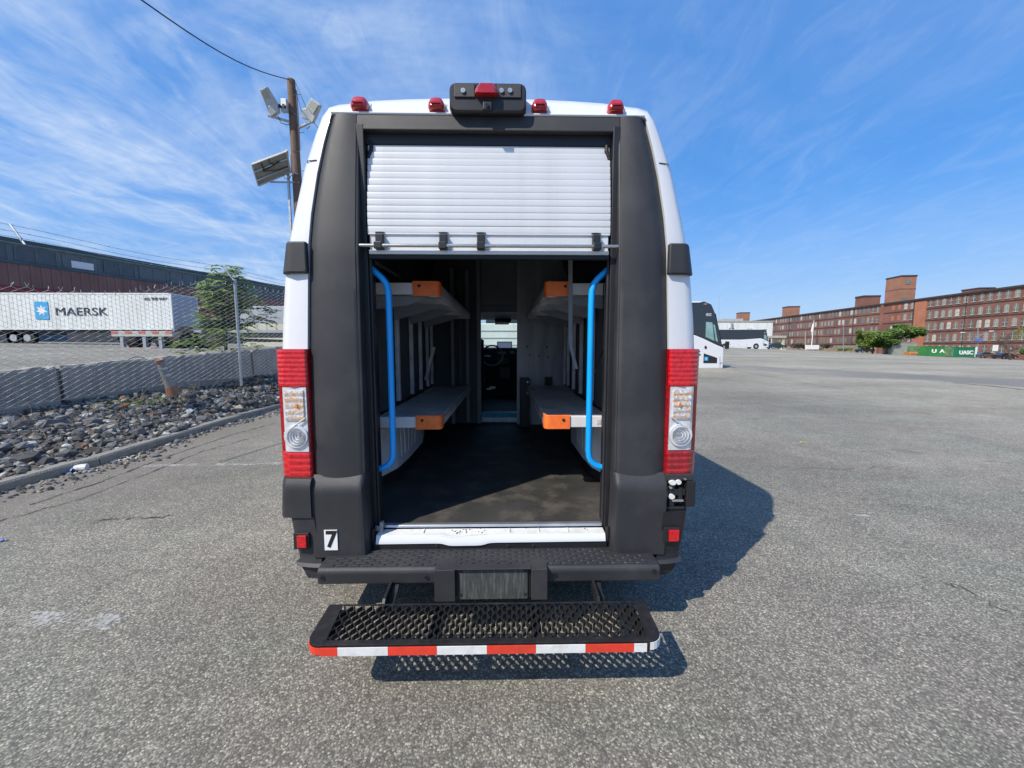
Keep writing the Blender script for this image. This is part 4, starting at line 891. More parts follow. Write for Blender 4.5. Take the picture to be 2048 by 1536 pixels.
def step():
    root = bpy.data.objects.new('rear_step', None); COL.objects.link(root); root.parent = van; OFF[root.name] = off_of(van)
    z = .285; bx = XC - .002
    L_ = .692; yb, yf = 1.597, 1.362
    def rc(o=0, n=6):
        pts = [(bx - L_ + o, yb - o)]
        for k in range(n + 1):
            t = R(180 + 90 * k / n); pts.append((bx - L_ + .02 + .055 + (.055 + .0) * math.cos(t) - .012 + o * .7, yf + .06 + .06 * math.sin(t) + o))
        for k in range(n + 1):
            t = R(270 + 90 * k / n); pts.append((bx + L_ - .02 - .055 + .055 * math.cos(t) + .012 - o * .7, yf + .06 + .06 * math.sin(t) + o))
        pts.append((bx + L_ - o, yb - o)); return pts
    # plates at both ends, front and back rails
    out = rc()
    gx0, gx1 = bx - .618, bx + .628; gy0, gy1 = 1.392, 1.585
    lft = [p for p in out if p[0] < bx]; rgt = [p for p in out if p[0] > bx]
    mb = MB(); mb.prism([(gx0 - .012, yb)] + lft + [(gx0 + .010, yf)], z - .004, z, 'z'); mb.build('end_plate', 'metal_black', root, bevel=.002)
    mb = MB(); mb.prism([(gx1 - .010, yf)] + rgt + [(gx1 + .016, yb)], z - .004, z, 'z'); mb.build('end_plate', 'metal_black', root, bevel=.002)
    mb = MB(); mb.box(gx0 + .008, gx1 - .008, yf + .001, gy0 - .004, z - .004, z - .0005); mb.box(gx0 - .01, gx1 + .014, gy1 + .002, yb - .001, z - .004, z - .0005); mb.build('frame_rail', 'metal_black', root, bevel=.001)
    # vertical skirt following the front outline
    def skirt(name, pts, z0, z1, o, m, th=.003):
        mb = MB(); n = len(pts); vs = []
        for i, p in enumerate(pts):
            a = Vector(pts[max(i - 1, 0)]); b = Vector(pts[min(i + 1, n - 1)]); t = (b - a).normalized(); nr = Vector((t.y, -t.x))
            q = Vector(p) + nr * o; q2 = q + nr * th
            vs += [(q.x, q.y, z0), (q2.x, q2.y, z0), (q2.x, q2.y, z1), (q.x, q.y, z1)]
        fs = [(4 * i + k, 4 * i + (k + 1) % 4, 4 * i + 4 + (k + 1) % 4, 4 * i + 4 + k) for i in range(n - 1) for k in range(4)] + [(0, 1, 2, 3), (4 * n - 1, 4 * n - 2, 4 * n - 3, 4 * n - 4)]
        mb.add(vs, fs); return mb.build(name, m, root)
    skirt('frame_skirt', out, z - .044, z - .0045, -.006, 'metal_black', .004)
    front = [p for p in out[1:-1]]
    # reflective tape pieces along the front
    xs = [at(px, 1297, yf - .004).x for px in (640, 675, 776, 874, 974, 1072, 1171, 1268, 1294)]
    cols = ['tape_red', 'tape_white'] * 4
    for k in range(8):
        x0, x1 = xs[k], xs[k + 1] - .0008; mb = MB(); mb.box(x0, x1, yf - .0062, yf - .0022, z - .040 , z - .008); mb.build('tape_red' if cols[k] == 'tape_red' else 'tape_white', cols[k], root)
    lf_ = [p for p in out if p[0] < xs[0] and p[1] < 1.45]; rg_ = [p for p in out if p[0] > xs[-1] - .02 and p[1] < 1.45]
    skirt('tape_red', lf_ + [(xs[0], yf)], z - .038, z - .010, .0005, 'tape_red', .002); skirt('tape_white', rg_, z - .036, z - .006, .0005, 'tape_white', .002)
    # expanded metal
    mb = MB(); n = 60; pitch = (gx1 - gx0) / n; lam = .052; NS = 40
    for i in range(n + 1):
        ph = math.pi * (i % 2); vs = []
        for k in range(NS + 1):
            y = gy0 - .003 + (gy1 + .006 - gy0) * k / NS; a = 2 * math.pi * (y - gy0) / lam + ph
            s_ = math.sin(a); x = gx0 + .003 + i * pitch * .995 + pitch * .30 * max(-1, min(1, 1.25 * s_)) 
            tilt = .004 * math.cos(a); zz = z - .003 + .0022 * math.cos(a)
            vs += [(x - .0024, y, zz - .021), (x + .0024, y, zz - .021), (x + .0024 + tilt * .5, y, zz), (x - .0024 + tilt * .5, y, zz)]
        fs = [(4 * j + q, 4 * j + (q + 1) % 4, 4 * j + 4 + (q + 1) % 4, 4 * j + 4 + q) for j in range(NS) for q in range(4)]
        mb.add(vs, fs)
    mb.build('expanded_grating', 'metal_black', root, kind='stuff')
    # cross ribs under the grating and hanger arms up to the chassis
    for x in (-.62, -.20, .20, .62): mb = MB(); mb.box(bx + x - .02, bx + x + .02, gy0, gy1, z - .040, z - .019); mb.build('cross_rib', 'metal_black', root)
    for px0, px1 in ((770, 790), (1190, 1205)):
        a = at(px0, 1200, 1.66).x; mb = MB(); mb.prism([(1.60, z - .03), (1.63, z + .0), (1.84, .31), (1.82, .27), (1.66, z - .055), (1.60, z - .055)], a, a + .012, 'x'); mb.prism([(1.62, z - .045), (1.66, z - .04), (1.86, .33), (1.84, .30)], a + .012, a + .045, 'x')
        mb.build('hanger_arm', 'metal_black', root)
step()
def interior_fittings():
    Y0, Y1 = 2.35, 4.42
    for s in (-1, 1):
        for (zt, th, nm) in ((1.785, .068, 'upper'), (.975, .068, 'lower')):
            root = bpy.data.objects.new('shelf', None); COL.objects.link(root); root.parent = van; OFF[root.name] = off_of(van)
            inn, outx = .320, .735 if nm == 'lower' else .735
            mb = MB(); mb.box(XC + s * inn, XC + s * outx, Y0 + .02, Y1, zt - .020, zt - .012); mb.build('deck', 'alu_dull', root)
            mb = MB(); mb.box(XC + s * (inn + .03), XC + s * outx, Y0, Y0 + .02, zt - th, zt); mb.build('front_rail', 'rail_sheen', root, bevel=.003)
            mb = MB(); mb.box(XC + s * inn, XC + s * (inn + .018), Y0 + .04, Y1, zt - th, zt); mb.build('side_rail', 'alu_dull', root, bevel=.003)
            for k in range(5): y = Y0 + .12 + k * .46; mb = MB(); mb.box(XC + s * (inn + .02), XC + s * outx, y, y + .05, zt - th * (1.0), zt - .021); mb.build('cross_member', 'alu_dull', root, bevel=.004)
            # orange corner guard wrapping the rail end
            n = 6; secs_o = []; pts = [(inn + .155, Y0 - .008)] + [(inn + .012 + .028 - .032 * math.sin(R(90 * k / n)) - .012, Y0 - .008 + .032 - .032 * math.cos(R(90 * k / n))) for k in range(n + 1)] + [(inn - .004, Y0 + .075)]
            mb = MB(); vs = []; w = len(pts)
            for z_ in (zt - th - .010, zt + .010):
                for i, p in enumerate(pts): vs.append((XC + s * p[0], p[1], z_))
                for i, p in enumerate(pts):
                    a = Vector(pts[max(i - 1, 0)]); b = Vector(pts[min(i + 1, w - 1)]); t = (b - a).normalized(); q = Vector(p) + Vector((-t.y, t.x)) * -.010
                    q = Vector((max(q.x, p[0]), max(q.y, p[1]))); vs.append((XC + s * q.x, q.y, z_))
            fs = []
            for i in range(w - 1):
                fs += [(i, i + 1, 2 * w + i + 1, 2 * w + i), (w + i, w + i + 1, 3 * w + i + 1, 3 * w + i), (i, i + 1, w + i + 1, w + i), (2 * w + i, 2 * w + i + 1, 3 * w + i + 1, 3 * w + i)]
            mb.add(vs, fs); cg = mb.build('corner_guard', 'orange', root, smooth=False, bevel=.003)
            mb = MB(); mb.disc((XC + s * (inn + .115), zt - .020), .009, Y0 - .0125, Y0 - .007, 12); mb.build('guard_hole', 'rubber', cg)
            if s > 0 and nm == 'lower':
                a = at(1198, 843, Y0 - .003); mb = MB(); mb.box(a.x - .012, a.x + .012, Y0 - .003, Y0, a.z - .015, a.z + .015); mb.build('asset_tag', 'alu_dull', root)
            # end brace
            mb = MB(); mb.prism([(XC + s * (inn + .06), zt - th - .002), (XC + s * outx, zt - th - .002), (XC + s * outx, zt - th - .085), (XC + s * (inn + .20), zt - th - .06)], Y0 + .05, Y0 + .056); 
            if nm == 'upper':
                mb.build('end_gusset', 'wall_panel', root)
                for k, yy in enumerate((Y0 + .50, Y0 + 1.0, Y0 + 1.55)):
                    mb = MB(); mb.prism([(XC + s * (inn + .05), zt - th - .002), (XC + s * outx, zt - th - .002), (XC + s * outx, zt - th - .12), (XC + s * (inn + .16), zt - th - .05)], yy, yy + .006); mb.build('end_gusset', 'wall_panel', root)
        # stay strut above upper left shelf
        if s < 0:
            a, b = at(737, 517, 2.2), at(800, 556, 2.9)
            mb = MB(); mb.tube([a, b], .012, 4); mb.build('stay_bar', 'alu', van)
            a, b = at(868, 694, 3.9), at(852, 760, 3.9); mb = MB(); mb.tube([a, b], .022, 4); mb.build('gas_strut', 'alu_dull', van)
        # blue grab handle
        y = 2.02; xa = .522; pts = [(XC + s * .66, y, 1.842)]
        pts += [(XC + s * (.60), y, 1.795), (XC + s * (.552), y, 1.752), (XC + s * .532, y, 1.725), (XC + s * .524, y, 1.69), (XC + s * xa, y, 1.62)]
        pts += [(XC + s * xa, y, 1.2), (XC + s * xa, y, .86)]
        for k in range(1, 7):
            t = R(90 * k / 6); pts.append((XC + s * (xa + .085 - .085 * math.cos(t)), y, .84 - .085 * math.sin(t)))
        pts.append((XC + s * .68, y, .755))
        mb = MB(); mb.tube(pts, .0165, 14); mb.build('grab_handle', 'blue', van, smooth=True)
        # wheel arch cover
        P_ = [(.93, 2.50), (.80, 2.50), (.765, 2.54), (.70, 2.74), (.685, 3.0), (.685, 3.5), (.75, 3.9), (.93, 3.9)]
        T_ = [(.93, 2.56), (.82, 2.56), (.80, 2.60), (.76, 2.78), (.75, 3.0), (.75, 3.45), (.80, 3.8), (.93, 3.8)]
        P2 = [(a + (.93 - a) * .02, b) for a, b in P_]
        mb = MB(); mb.loft([[(XC + s * a, b, .525) for a, b in P_], [(XC + s * (a + .004), b, .60) for a, b in P_], [(XC + s * (a + .012), b + .006, .72) for a, b in P_], [(XC + s * (a * .5 + T_[i][0] * .5), b * .5 + T_[i][1] * .5, .84) for i, (a, b) in enumerate(P_)], [(XC + s * a, b, .875) for a, b in T_]])
        wc = mb.build('wheel_arch_cover', 'well_grey', van, bevel=.012)
        mb = MB(); mb.loft([[(XC + s * (a - .004), b - .004, .461) for a, b in P_], [(XC + s * (a + .003), b + .002, .524) for a, b in P_]]); mb.build('arch_kick_strip', 'rubber', wc)
        for k in range(5):
            y = 2.80 + k * .10; mb = MB(); mb.tube([(XC + s * (.694 - .003), y, .60), (XC + s * .705, y + .03 + .02 * k, .80)], .006, 5); mb.build('cover_rib', 'well_grey', wc)
    # hanging load straps on the right
    def strap(px0, px1, py0, py1, y, m='lining', w=.022):
        a, b = at(px0, py0, y), at(px1, py1, y); mb = MB(); mb.add([(a.x - w / 2, y, a.z), (a.x + w / 2, y, a.z), (b.x + w / 2, y, b.z), (b.x - w / 2, y, b.z), (a.x - w / 2, y + .003, a.z), (a.x + w / 2, y + .003, a.z), (b.x + w / 2, y + .003, b.z), (b.x - w / 2, y + .003, b.z)],
            [(0, 1, 2, 3), (4, 5, 6, 7), (0, 1, 5, 4), (1, 2, 6, 5), (2, 3, 7, 6), (3, 0, 4, 7)]); return mb.build('load_strap', m, van)
    strap(1141, 1141, 515, 690, 2.30, 'wall_panel', .024); strap(1141, 1153, 690, 738, 2.30, 'wall_panel', .020); strap(1207, 1206, 568, 655, 2.28, 'rubber', .006)
    strap(1206, 1190, 700, 745, 2.28, 'rubber', .006)
interior_fittings()

# ================================================================ left side: fence, barriers, plants
def fence():
    root = thing('chain_link_fence', 'tall galvanised chain-link fence with barbed wire along the gravel strip', 'fence', fl(3.7, 0, .5))
    RZ = 2.9; S0, S1 = -4.2, 9.5
    mb = MB(); mb.tube([fl(S0 + (S1 - S0) * i / 20, 0, RZ + .004 * math.sin(i)) for i in range(21)], .024, 10); mb.build('top_rail', 'galv_green', root, smooth=True)
    sp = [3.72, 7.9]
    for s in sp:
        z0 = base_z(s) - .1; mb = MB(); mb.tube([fl(s, 0, z0), fl(s, 0, RZ + .03)], .030, 12); p = mb.build('post', 'galv', root, smooth=True)
        mb = MB(); mb.tube([fl(s, 0, RZ - .04), fl(s, 0, RZ + .045)], .036, 12); mb.build('post_cap', 'galv', p, smooth=True)
    arms = [.55, 3.72]
    for s in arms:
        mb = MB(); mb.tube([fl(s, 0, RZ), fl(s, .08, RZ + .08), fl(s - .02, .30, RZ + .34)], .016, 6); mb.build('barb_arm', 'galv', root)
    wires = [(.09, .12), (.19, .22), (.29, .33)]
    for k, (q, dz) in enumerate(wires):
        mb = MB(); n = 60
        pts = []
        for i in range(n + 1):
            s = S0 + (S1 - S0) * i / n; sag = .05 * (math.sin((s - .55) / 3.17 * math.pi)) ** 2; pts.append(fl(s, q, RZ + dz - sag))
        mb.tube(pts, .0045, 4)
        s = S0
        while s < S1:
            sag = .05 * (math.sin((s - .55) / 3.17 * math.pi)) ** 2; c = fl(s, q, RZ + dz - sag)
            for t in range(2):
                d = Vector((rng.normal(), rng.normal(), rng.normal() + .4)).normalized() * .016; mb.tube([c - d, c + d], .0022, 3)
            s += .125
        mb.build('barbed_wire', 'galv', root)
    # chain-link mesh: every wire a zigzag; top hangs below the rail towards the left
    pitch = .074; hh = .040; mb = MB()
    def top(s): return float(np.interp(s, [-4, 0, 1.5, 2.6, 3.6, 3.8, 6, 9.5], [2.20, 2.30, 2.33, 2.68, 2.86, 2.86, 2.80, 2.86]))
    def bot(s): return base_z(s) + float(np.interp(s, [-4, 0, 1.2, 2.5, 3.7, 9], [.08, .10, .14, .17, .10, .06]))
    n = int((S1 - S0) / pitch)
    for i in range(n):
        s = S0 + i * pitch; zt, zb = top(s), bot(s); k = 0; pts = []; z = zb
        while z < zt:
            pts.append(fl(s + (pitch * .5 if (k + i) % 2 else -pitch * .5) + .004 * math.sin(i * .7 + k) + .05 * (z - 1.2) * .25, .028 + (.004 if k % 2 else -.004) + .03 * math.sin(s * 1.3 + z * 1.1), z)); z += hh; k += 1
        if len(pts) > 2:
            e = pts[-1]; pts.append(e + FD * rng.uniform(-.03, .03) + Vector((rng.uniform(-.02, .02), 0, .06)))   # loose wire ends at the top
            mb.tube(pts, .0034, 4, False)
    mb.build('chain_mesh', 'mesh_wire', root, kind='stuff', normals=False)
    mb = MB(); mb.tube([fl(s, .02, bot(s)) for s in np.linspace(S0, S1, 30)], .003, 4); mb.build('tension_wire', 'galv', root)
    return root
fence()
def barriers():
    joints = [-4.3, 1.02 - 4.2, .92, 4.3, 7.6, 11.0]
    joints = [-2.6, .92, 4.35, 7.7, 11.0]
    labels = ['concrete barrier block behind the fence at the left edge of the photo', 'long concrete barrier block behind the fence beside the leaning delineator post', 'concrete barrier block behind the fence post and sapling', 'concrete barrier block half hidden by the van taillight']
    for i in range(4):
        a, b = joints[i] + .03, joints[i + 1] - .03; root_p = fl((a + b) / 2, .42, base_z(a))
        n = 40; secs = []
        for k in range(n + 1):
            s = a + (b - a) * k / n; zb = base_z(s) - .15; zt = 1.02 + .078 * max(-3, min(s, 8)) - .03 * i * 0; q0 = .40 + .04 * i * .3
            j = rng.normal(0, .006); ch = .025 + abs(rng.normal(0, .012))
            secs.append([fl(s, q0 - .05, zb), fl(s, q0 - .03, zb + .3), fl(s, q0 + j, zt - ch), fl(s, q0 + .03, zt + j), fl(s, q0 + .25, zt + j), fl(s, q0 + .32, zt - ch), fl(s, q0 + .36, zb)])
        mb = MB(); mb.loft(secs); 
        me = mb.mesh('concrete_barrier', root_p); me.materials.append(M['concrete'])
        o = bpy.data.objects.new('concrete_barrier', me); COL.objects.link(o); o.location = root_p; tag(o, labels[i], 'barrier', 'concrete barrier blocks behind the fence')
        if i == 1:
            mb = MB(); OFF[o.name] = root_p
            c = fl(2.05, .50, 1.18); mb.tube([c + FD * .14 * math.cos(t) + Vector((0, 0, -.03 + .07 * math.sin(t))) for t in np.linspace(0, 3.14, 9)], .008, 6); mb.build('lifting_loop', 'chassis', o)
barriers()
def delineator():
    a = at(347, 780, 7.15); b = at(319, 722, 7.0)
    root = thing('delineator_post', 'leaning tubular delineator with grey sleeve and faded orange base', 'delineator post', (a.x, a.y, a.z))
    a = Vector(a) + Vector((0, 0, -.08)); b = Vector(b)
    mb = MB(); mb.tube([a.lerp(b, .22), b], .075, 16, True, .055); mb.build('post', 'concrete', root, smooth=True)
    mb = MB(); mb.tube([a, a.lerp(b, .12), a.lerp(b, .24)], .105, 14, True, .08); mb.build('base', 'faded_orange', root, smooth=True)
    mb = MB(); mb.tube([a.lerp(b, .96), a.lerp(b, 1.03)], .068, 14); mb.build('collar', 'faded_orange', root)
    for t in (.55, .75): mb = MB(); mb.tube([a.lerp(b, t), a.lerp(b, t + .06)], .074 - .012 * t, 14); mb.build('band', 'galv', root)
delineator()
# leaves
def leaflet(mb, p, d, n, L, w):
    s = d.cross(n).normalized(); mb.add([p, p + d * L * .45 + s * w, p + d * L - n * L * .12, p + d * L * .45 - s * w], [(0, 1, 2), (0, 2, 3)])
def compound_leaf(mb, stems, p, d, L):
    d = d.normalized(); pts = [p + d * L * t + Vector((0, 0, -.45 * L * t * t)) for t in (0, .33, .66, 1)]
    stems.tube(pts, .005, 4, False, .002)
    up = Vector((0, 0, 1)); side = d.cross(up).normalized(); n = 9
    for k in range(n):
        t = .22 + .78 * k / n; q = p + d * L * t + Vector((0, 0, -.45 * L * t * t))
        for s in (-1, 1):
            dd = (side * s + d * .35 + Vector((0, 0, -.25 + rng.normal(0, .15)))).normalized(); leaflet(mb, q, dd, (up + d * rng.normal(0, .2)).normalized(), rng.uniform(.13, .19) * L / .55, .046 * L / .55)
    leaflet(mb, pts[-1], (d + Vector((0, 0, -.6))).normalized(), up, .16, .024)
def sapling():
    b0 = at(452, 706, 10.6); foot = Vector((b0.x, b0.y, yard_h(b0.x, b0.y)))
    root = thing('sapling', 'young tree with long feathery compound leaves growing behind the fence post', 'tree', foot)
    lv = MB(); st = MB(); tr = MB()
    tips = [(455, 548, 10.6), (425, 578, 10.4), (480, 560, 10.8), (500, 610, 11.0), (412, 640, 10.3), (470, 650, 10.7), (440, 610, 10.5), (430, 660, 10.4), (525, 640, 11.2), (470, 600, 10.6)]
    trunk = [foot + Vector((0, 0, -.1)), foot + Vector((.03, 0, .5)), foot + Vector((-.02, 0, 1.1)), at(455, 560, 10.6)]
    tr.tube(trunk, .04, 8, True, .012)
    for px, py, y in tips:
        e = at(px, py, y); s_ = foot + Vector((0, 0, min(max(.5, (e.z - foot.z) * .55), 1.4))); tr.tube([s_, s_.lerp(e, .5) + Vector((0, 0, -.05)), e], .016, 5, True, .006)
        n = 30
        for k in range(n):
            t = .35 + .65 * k / n; c = s_.lerp(e, t) if k % 2 else e + Vector(tuple(rng.normal(0, .12, 3)))
            a = rng.uniform(0, 6.28); d = Vector((math.cos(a), math.sin(a), rng.uniform(.1, 1.3))); compound_leaf(lv, st, c, d, rng.uniform(.26, .46))
    tr.build('trunk', 'bark', root, smooth=True); lv.build('crown', 'leaf_a', root, normals=False); st.build('leaf_stalks', 'leaf_a', root, normals=False)
sapling()
def weeds():
    spots = [(430, 690, 9.6, 'low bright green weed clump in front of the sapling trunk'), (385, 680, 9.3, 'small bright green weed left of the sapling'), (500, 688, 10.2, 'small weed clump right of the fence post')]
    for i, (px, py, y, lab) in enumerate(spots):
        p = at(px, py, y); g = Vector((p.x, p.y, yard_h(p.x, p.y))); root = thing('weed', lab, 'weed', g, 'weeds behind the barrier')
        lv = MB(); st = MB(); n = (34, 14, 9)[i]; sc = (.42, .26, .2)[i]
        for k in range(n):
            a = rng.uniform(0, 6.28); c = g + Vector((rng.normal(0, sc), rng.normal(0, .12), rng.uniform(0, (.62, .4, .3)[i]) - .05)); d = Vector((math.cos(a), math.sin(a), rng.uniform(.1, .8))); compound_leaf(lv, st, c, d, rng.uniform(.2, .34))
        for k in range(0): st.tube([g + Vector((rng.normal(0, .05), 0, -.05)), g + Vector((rng.normal(0, sc), rng.normal(0, .1), .4))], .006, 4)
        lv.build('foliage', 'leaf_y', root, normals=False); st.build('stems', 'leaf_a', root, normals=False)
    # yellow-green weeds in the gravel
    g = bed_pt(.62, 6.9); root = thing('weed', 'yellowing weed patch among the stones of the gravel strip', 'weed', g)
    lv = MB()
    for k in range(260):
        c = g + Vector((rng.normal(0, .35), rng.normal(0, .3), .04 + abs(rng.normal(0, .03)))); a = rng.uniform(0, 6.28); leaflet(lv, c, Vector((math.cos(a), math.sin(a), .7)).normalized(), Vector((0, 0, 1)), .05, .012)
    lv.build('foliage', 'leaf_y', root, normals=False)
weeds()
def litter():
    p = gnd(112, 948); mb = MB()
    mb.grid(lambda u, v: (p.x + (u - .5) * .30, p.y + (v - .5) * .14 + .10 * (u - .5), .02 + .018 * math.sin(u * 19 + v * 5) + .016 * math.cos(v * 13 + u * 7)), 14, 8, (0, 0, .002))
    tag(mb.build('wrapper', 'wrap_blue'), 'crumpled blue plastic wrapper lying beside the kerb', 'litter')
    p = gnd(162, 943); mb = MB(); mb.tube([p + Vector((-.05, 0, .04)), p + Vector((0, 0, .045)), p + Vector((.05, .02, .04))], .035, 10, True, .045)
    tag(mb.build('plastic_cup', 'clear_plastic', smooth=True), 'squashed cloudy plastic cup on the asphalt by the kerb', 'litter')
    p = gnd(4, 1083); mb = MB(); mb.grid(lambda u, v: (p.x + (u - .5) * .055, p.y + (v - .5) * .025, .010 + .005 * math.sin(u * 9 + v * 5)), 6, 4, (0, 0, .002))
    tag(mb.build('plastic_scrap', 'wrap_blue'), 'tiny light blue plastic scrap on the asphalt at the left edge of the photo', 'litter')
    p = gnd(1606, 886); mb = MB(); mb.grid(lambda u, v: (p.x + (u - .5) * .09, p.y + (v - .5) * .03, .010 + .006 * math.sin(u * 5)), 5, 3, (0, 0, .002))
    tag(mb.build('fallen_leaf', 'leaf_yellow'), 'small bright yellow leaf lying on the open asphalt right of the van', 'leaf')
    mb = MB()
    for i in range(90):
        p = gnd(235, 918) + Vector((rng.normal(0, .14), rng.normal(0, .10), .006)); r = rng.uniform(.005, .014); mb.box(p.x - r, p.x + r, p.y - r, p.y + r * .8, 0.001, r * 1.1, Matrix.Rotation(rng.uniform(0, 3), 3, 'Z'))
    o = mb.build('white_crumbs', 'crumbs', kind='stuff'); o['label'] = 'pile of small white crumbs spilled beside the kerb'; o['category'] = 'crumbs'
litter()

# ---- utility pole
def pole():
    top = at(582, 160, 15); ft = Vector((at(612, 640, 15).x, 15.0, 1.1))
    root = thing('utility_pole', 'tall weathered wooden utility pole rising behind the van roof', 'utility pole', ft)
    mb = MB(); mb.tube([ft.lerp(top, t) for t in np.linspace(0, 1, 8)], .20, 14, True, .135); mb.build('shaft', 'wood', root, smooth=True)
    mb = MB()
    for i in range(5):
        p = at(587 + i * 4, 190 + i * 38, 14.85); mb = MB(); mb.tube([p, p + Vector(((-1) ** i * .24, 0, .02))], .010, 4); mb.build('step_bolt', 'chassis', root)
    a = ft.lerp(top, .66); mb = MB(); mb.box(a.x - .25, a.x - .18, 14.78, 14.84, 1.0, at(590, 300, 14.8).z); mb.build('conduit', 'galv', root)
    pts = [top + Vector((.16, 0, -.1)), at(606, 200, 15.), at(618, 230, 15.)]; mb = MB(); mb.tube(pts, .010, 4); mb.tube([top + Vector((.14, 0, -.3)), at(600, 212, 15), at(604, 228, 15)], .010, 4)
    mb.tube([at(593, 180, 14.85), at(597, 240, 14.83), at(600, 300, 14.82)], .018, 4); mb.build('wiring', 'cable', root)
    arms = [((588, 246), (536, 231)), ((597, 256), (622, 244))]
    for (a, b) in arms:
        p, q = at(*a, 15), at(*b, 14.6); mb = MB(); mb.tube([p, q], .045, 8); mb.build('lamp_arm', 'lamp_grey', root)
    mb = MB(); mb.tube([at(556, 232, 14.7), at(562, 246, 14.7), at(575, 250, 14.8), at(584, 246, 14.9)], .014, 4); mb.build('loose_cable', 'cable', root); mb = MB(); mb.tube([at(610, 248, 14.8), at(614, 258, 14.7), at(620, 252, 14.7)], .014, 4); mb.build('loose_cable', 'cable', root); mb = MB(); mb.tube([at(624, 240, 14.6), at(636, 256, 14.6)], .014, 4); mb.build('loose_cable', 'cable', root)
    # floodlights: quads with thickness from measured corners
    def slab(name, q, y0, y1s, th, m, par):
        pts = [at(px, py, y) for (px, py), y in zip(q, y1s)]; n = (pts[1] - pts[0]).cross(pts[3] - pts[0]).normalized()
        if n.y < 0: n = -n
        mb = MB(); mb.add([p for p in pts] + [p + n * th for p in pts], [(0, 1, 2, 3), (7, 6, 5, 4), (0, 1, 5, 4), (1, 2, 6, 5), (2, 3, 7, 6), (3, 0, 4, 7)]); return mb.build(name, m, par, bevel=.012), n
    f1 = thing('floodlight', 'left floodlight on the utility pole, facing up and left', 'floodlight', at(545, 230, 14.6), 'floodlights on the utility pole')
    slab('housing', ((519, 180), (534, 173), (557, 210), (540, 232)), 0, (14.3, 14.3, 14.6, 14.6), .14, 'lamp_grey', f1)
    slab('led_panel', ((521.5, 183), (530, 176), (545, 202), (533, 210)), 0, (14.27, 14.27, 14.52, 14.52), .02, 'led', f1)
    slab('bracket', ((536, 212), (553, 205), (556, 222), (540, 234)), 0, (14.5, 14.5, 14.58, 14.58), .22, 'lamp_grey', f1)
    f2 = thing('floodlight', 'right floodlight on the utility pole, tilted towards the van', 'floodlight', at(615, 240, 14.6), 'floodlights on the utility pole')
    slab('housing', ((622, 195), (640, 209), (624, 246), (601, 234)), 0, (14.4, 14.4, 14.6, 14.6), .14, 'lamp_grey', f2)
    slab('led_panel', ((623, 199), (637, 210), (626, 229), (612, 216)), 0, (14.38, 14.38, 14.5, 14.5), .02, 'led', f2)
    slab('bracket', ((603, 218), (612, 216), (622, 240), (604, 236)), 0, (14.5, 14.5, 14.58, 14.58), .16, 'lamp_grey', f2)
    cb = thing('junction_box', 'white equipment box with two black connectors strapped to the utility pole', 'equipment box', at(570, 214, 14.8))
    a, b = at(562, 198, 14.75), at(575, 224, 14.75); mb = MB(); mb.box(a.x, b.x, 14.7, 14.85, b.z, a.z); mb.build('case', 'lamp_grey', cb, bevel=.02)
    for px in (560, 569): p = at(px, 213, 14.69); mb = MB(); mb.disc((p.x, p.z), .055, 14.62, 14.7, 12); mb.build('connector', 'rubber', cb)
    # solar panel seen from below/behind
    sp = thing('solar_panel', 'solar panel tilted on a bracket halfway up the utility pole', 'solar panel', at(545, 335, 14.6))
    q = ((504, 328), (573, 302), (581, 344), (517, 371)); ys = (14.2, 14.2, 14.75, 14.75)
    _, nn = slab('panel', q, 0, ys, .05, 'panel_back', sp)
    P_ = [at(px, py, y) for (px, py), y in zip(q, ys)]
    for i in range(4): mb = MB(); mb.tube([P_[i] - nn * .015, P_[(i + 1) % 4] - nn * .015], .032, 4); mb.build('frame_bar', 'cont_white' if i == 0 else 'galv', sp)
    mb = MB(); mb.tube([P_[0].lerp(P_[3], .35) - nn * .03, P_[1].lerp(P_[2], .35) - nn * .03], .03, 4); mb.tube([P_[0].lerp(P_[3], .75) - nn * .03, P_[1].lerp(P_[2], .75) - nn * .03], .03, 4); mb.build('rail', 'galv', sp)
    mb = MB(); c = lambda u, v: (P_[0].lerp(P_[1], u)).lerp(P_[3].lerp(P_[2], u), v) - nn * .05
    mb.tube([c(.25, .1), c(.28, .3), c(.25, .42), c(.5, .38), c(.75, .30)], .022, 5); mb.tube([c(.5, .05), c(.46, .2), c(.6, .33)], .016, 4); mb.tube([c(.25, .45), c(.6, .62), c(.95, .66)], .014, 4); mb.build('cable', 'cable', sp)
    mb = MB(); mb.tube([at(540, 364, 14.7), at(598, 365, 14.9)], .03, 6); mb.tube([at(582, 310, 14.5), at(584, 345, 14.8)], .03, 5); mb.tube([at(574, 342, 14.75), at(596, 348, 14.85)], .025, 5); mb.build('mounting_arm', 'galv', sp)
    mb = MB(); mb.tube([at(566, 350, 14.6), at(570, 357, 14.6), at(578, 358, 14.7), at(583, 350, 14.8)], .012, 4); mb.build('cable_loop', 'cable', sp)
    # overhead cable from the pole top back over the camera's left
    e = at(283, 0, 9.0); d = (e - top); far = top + d * 2.3; mb = MB()
    pts = [top.lerp(far, t) + Vector((0, 0, -.9 * math.sin(math.pi * t) + .83 * math.sin(math.pi / 2.3) * 0)) for t in np.linspace(0, 1, 24)]
    corr = e - (top + d); pts = [top.lerp(far, t) for t in np.linspace(0, 1, 24)]; pts = [p + Vector((0, 0, -.28 * math.sin(min(1, t * 2.3) * math.pi))) for p, t in zip(pts, np.linspace(0, 1, 24))]
    mb.tube(pts, .016, 6, False); o = mb.build('overhead_cable', 'cable', smooth=True); tag(o, 'black overhead cable running from the pole top out of the photo', 'cable')
pole()

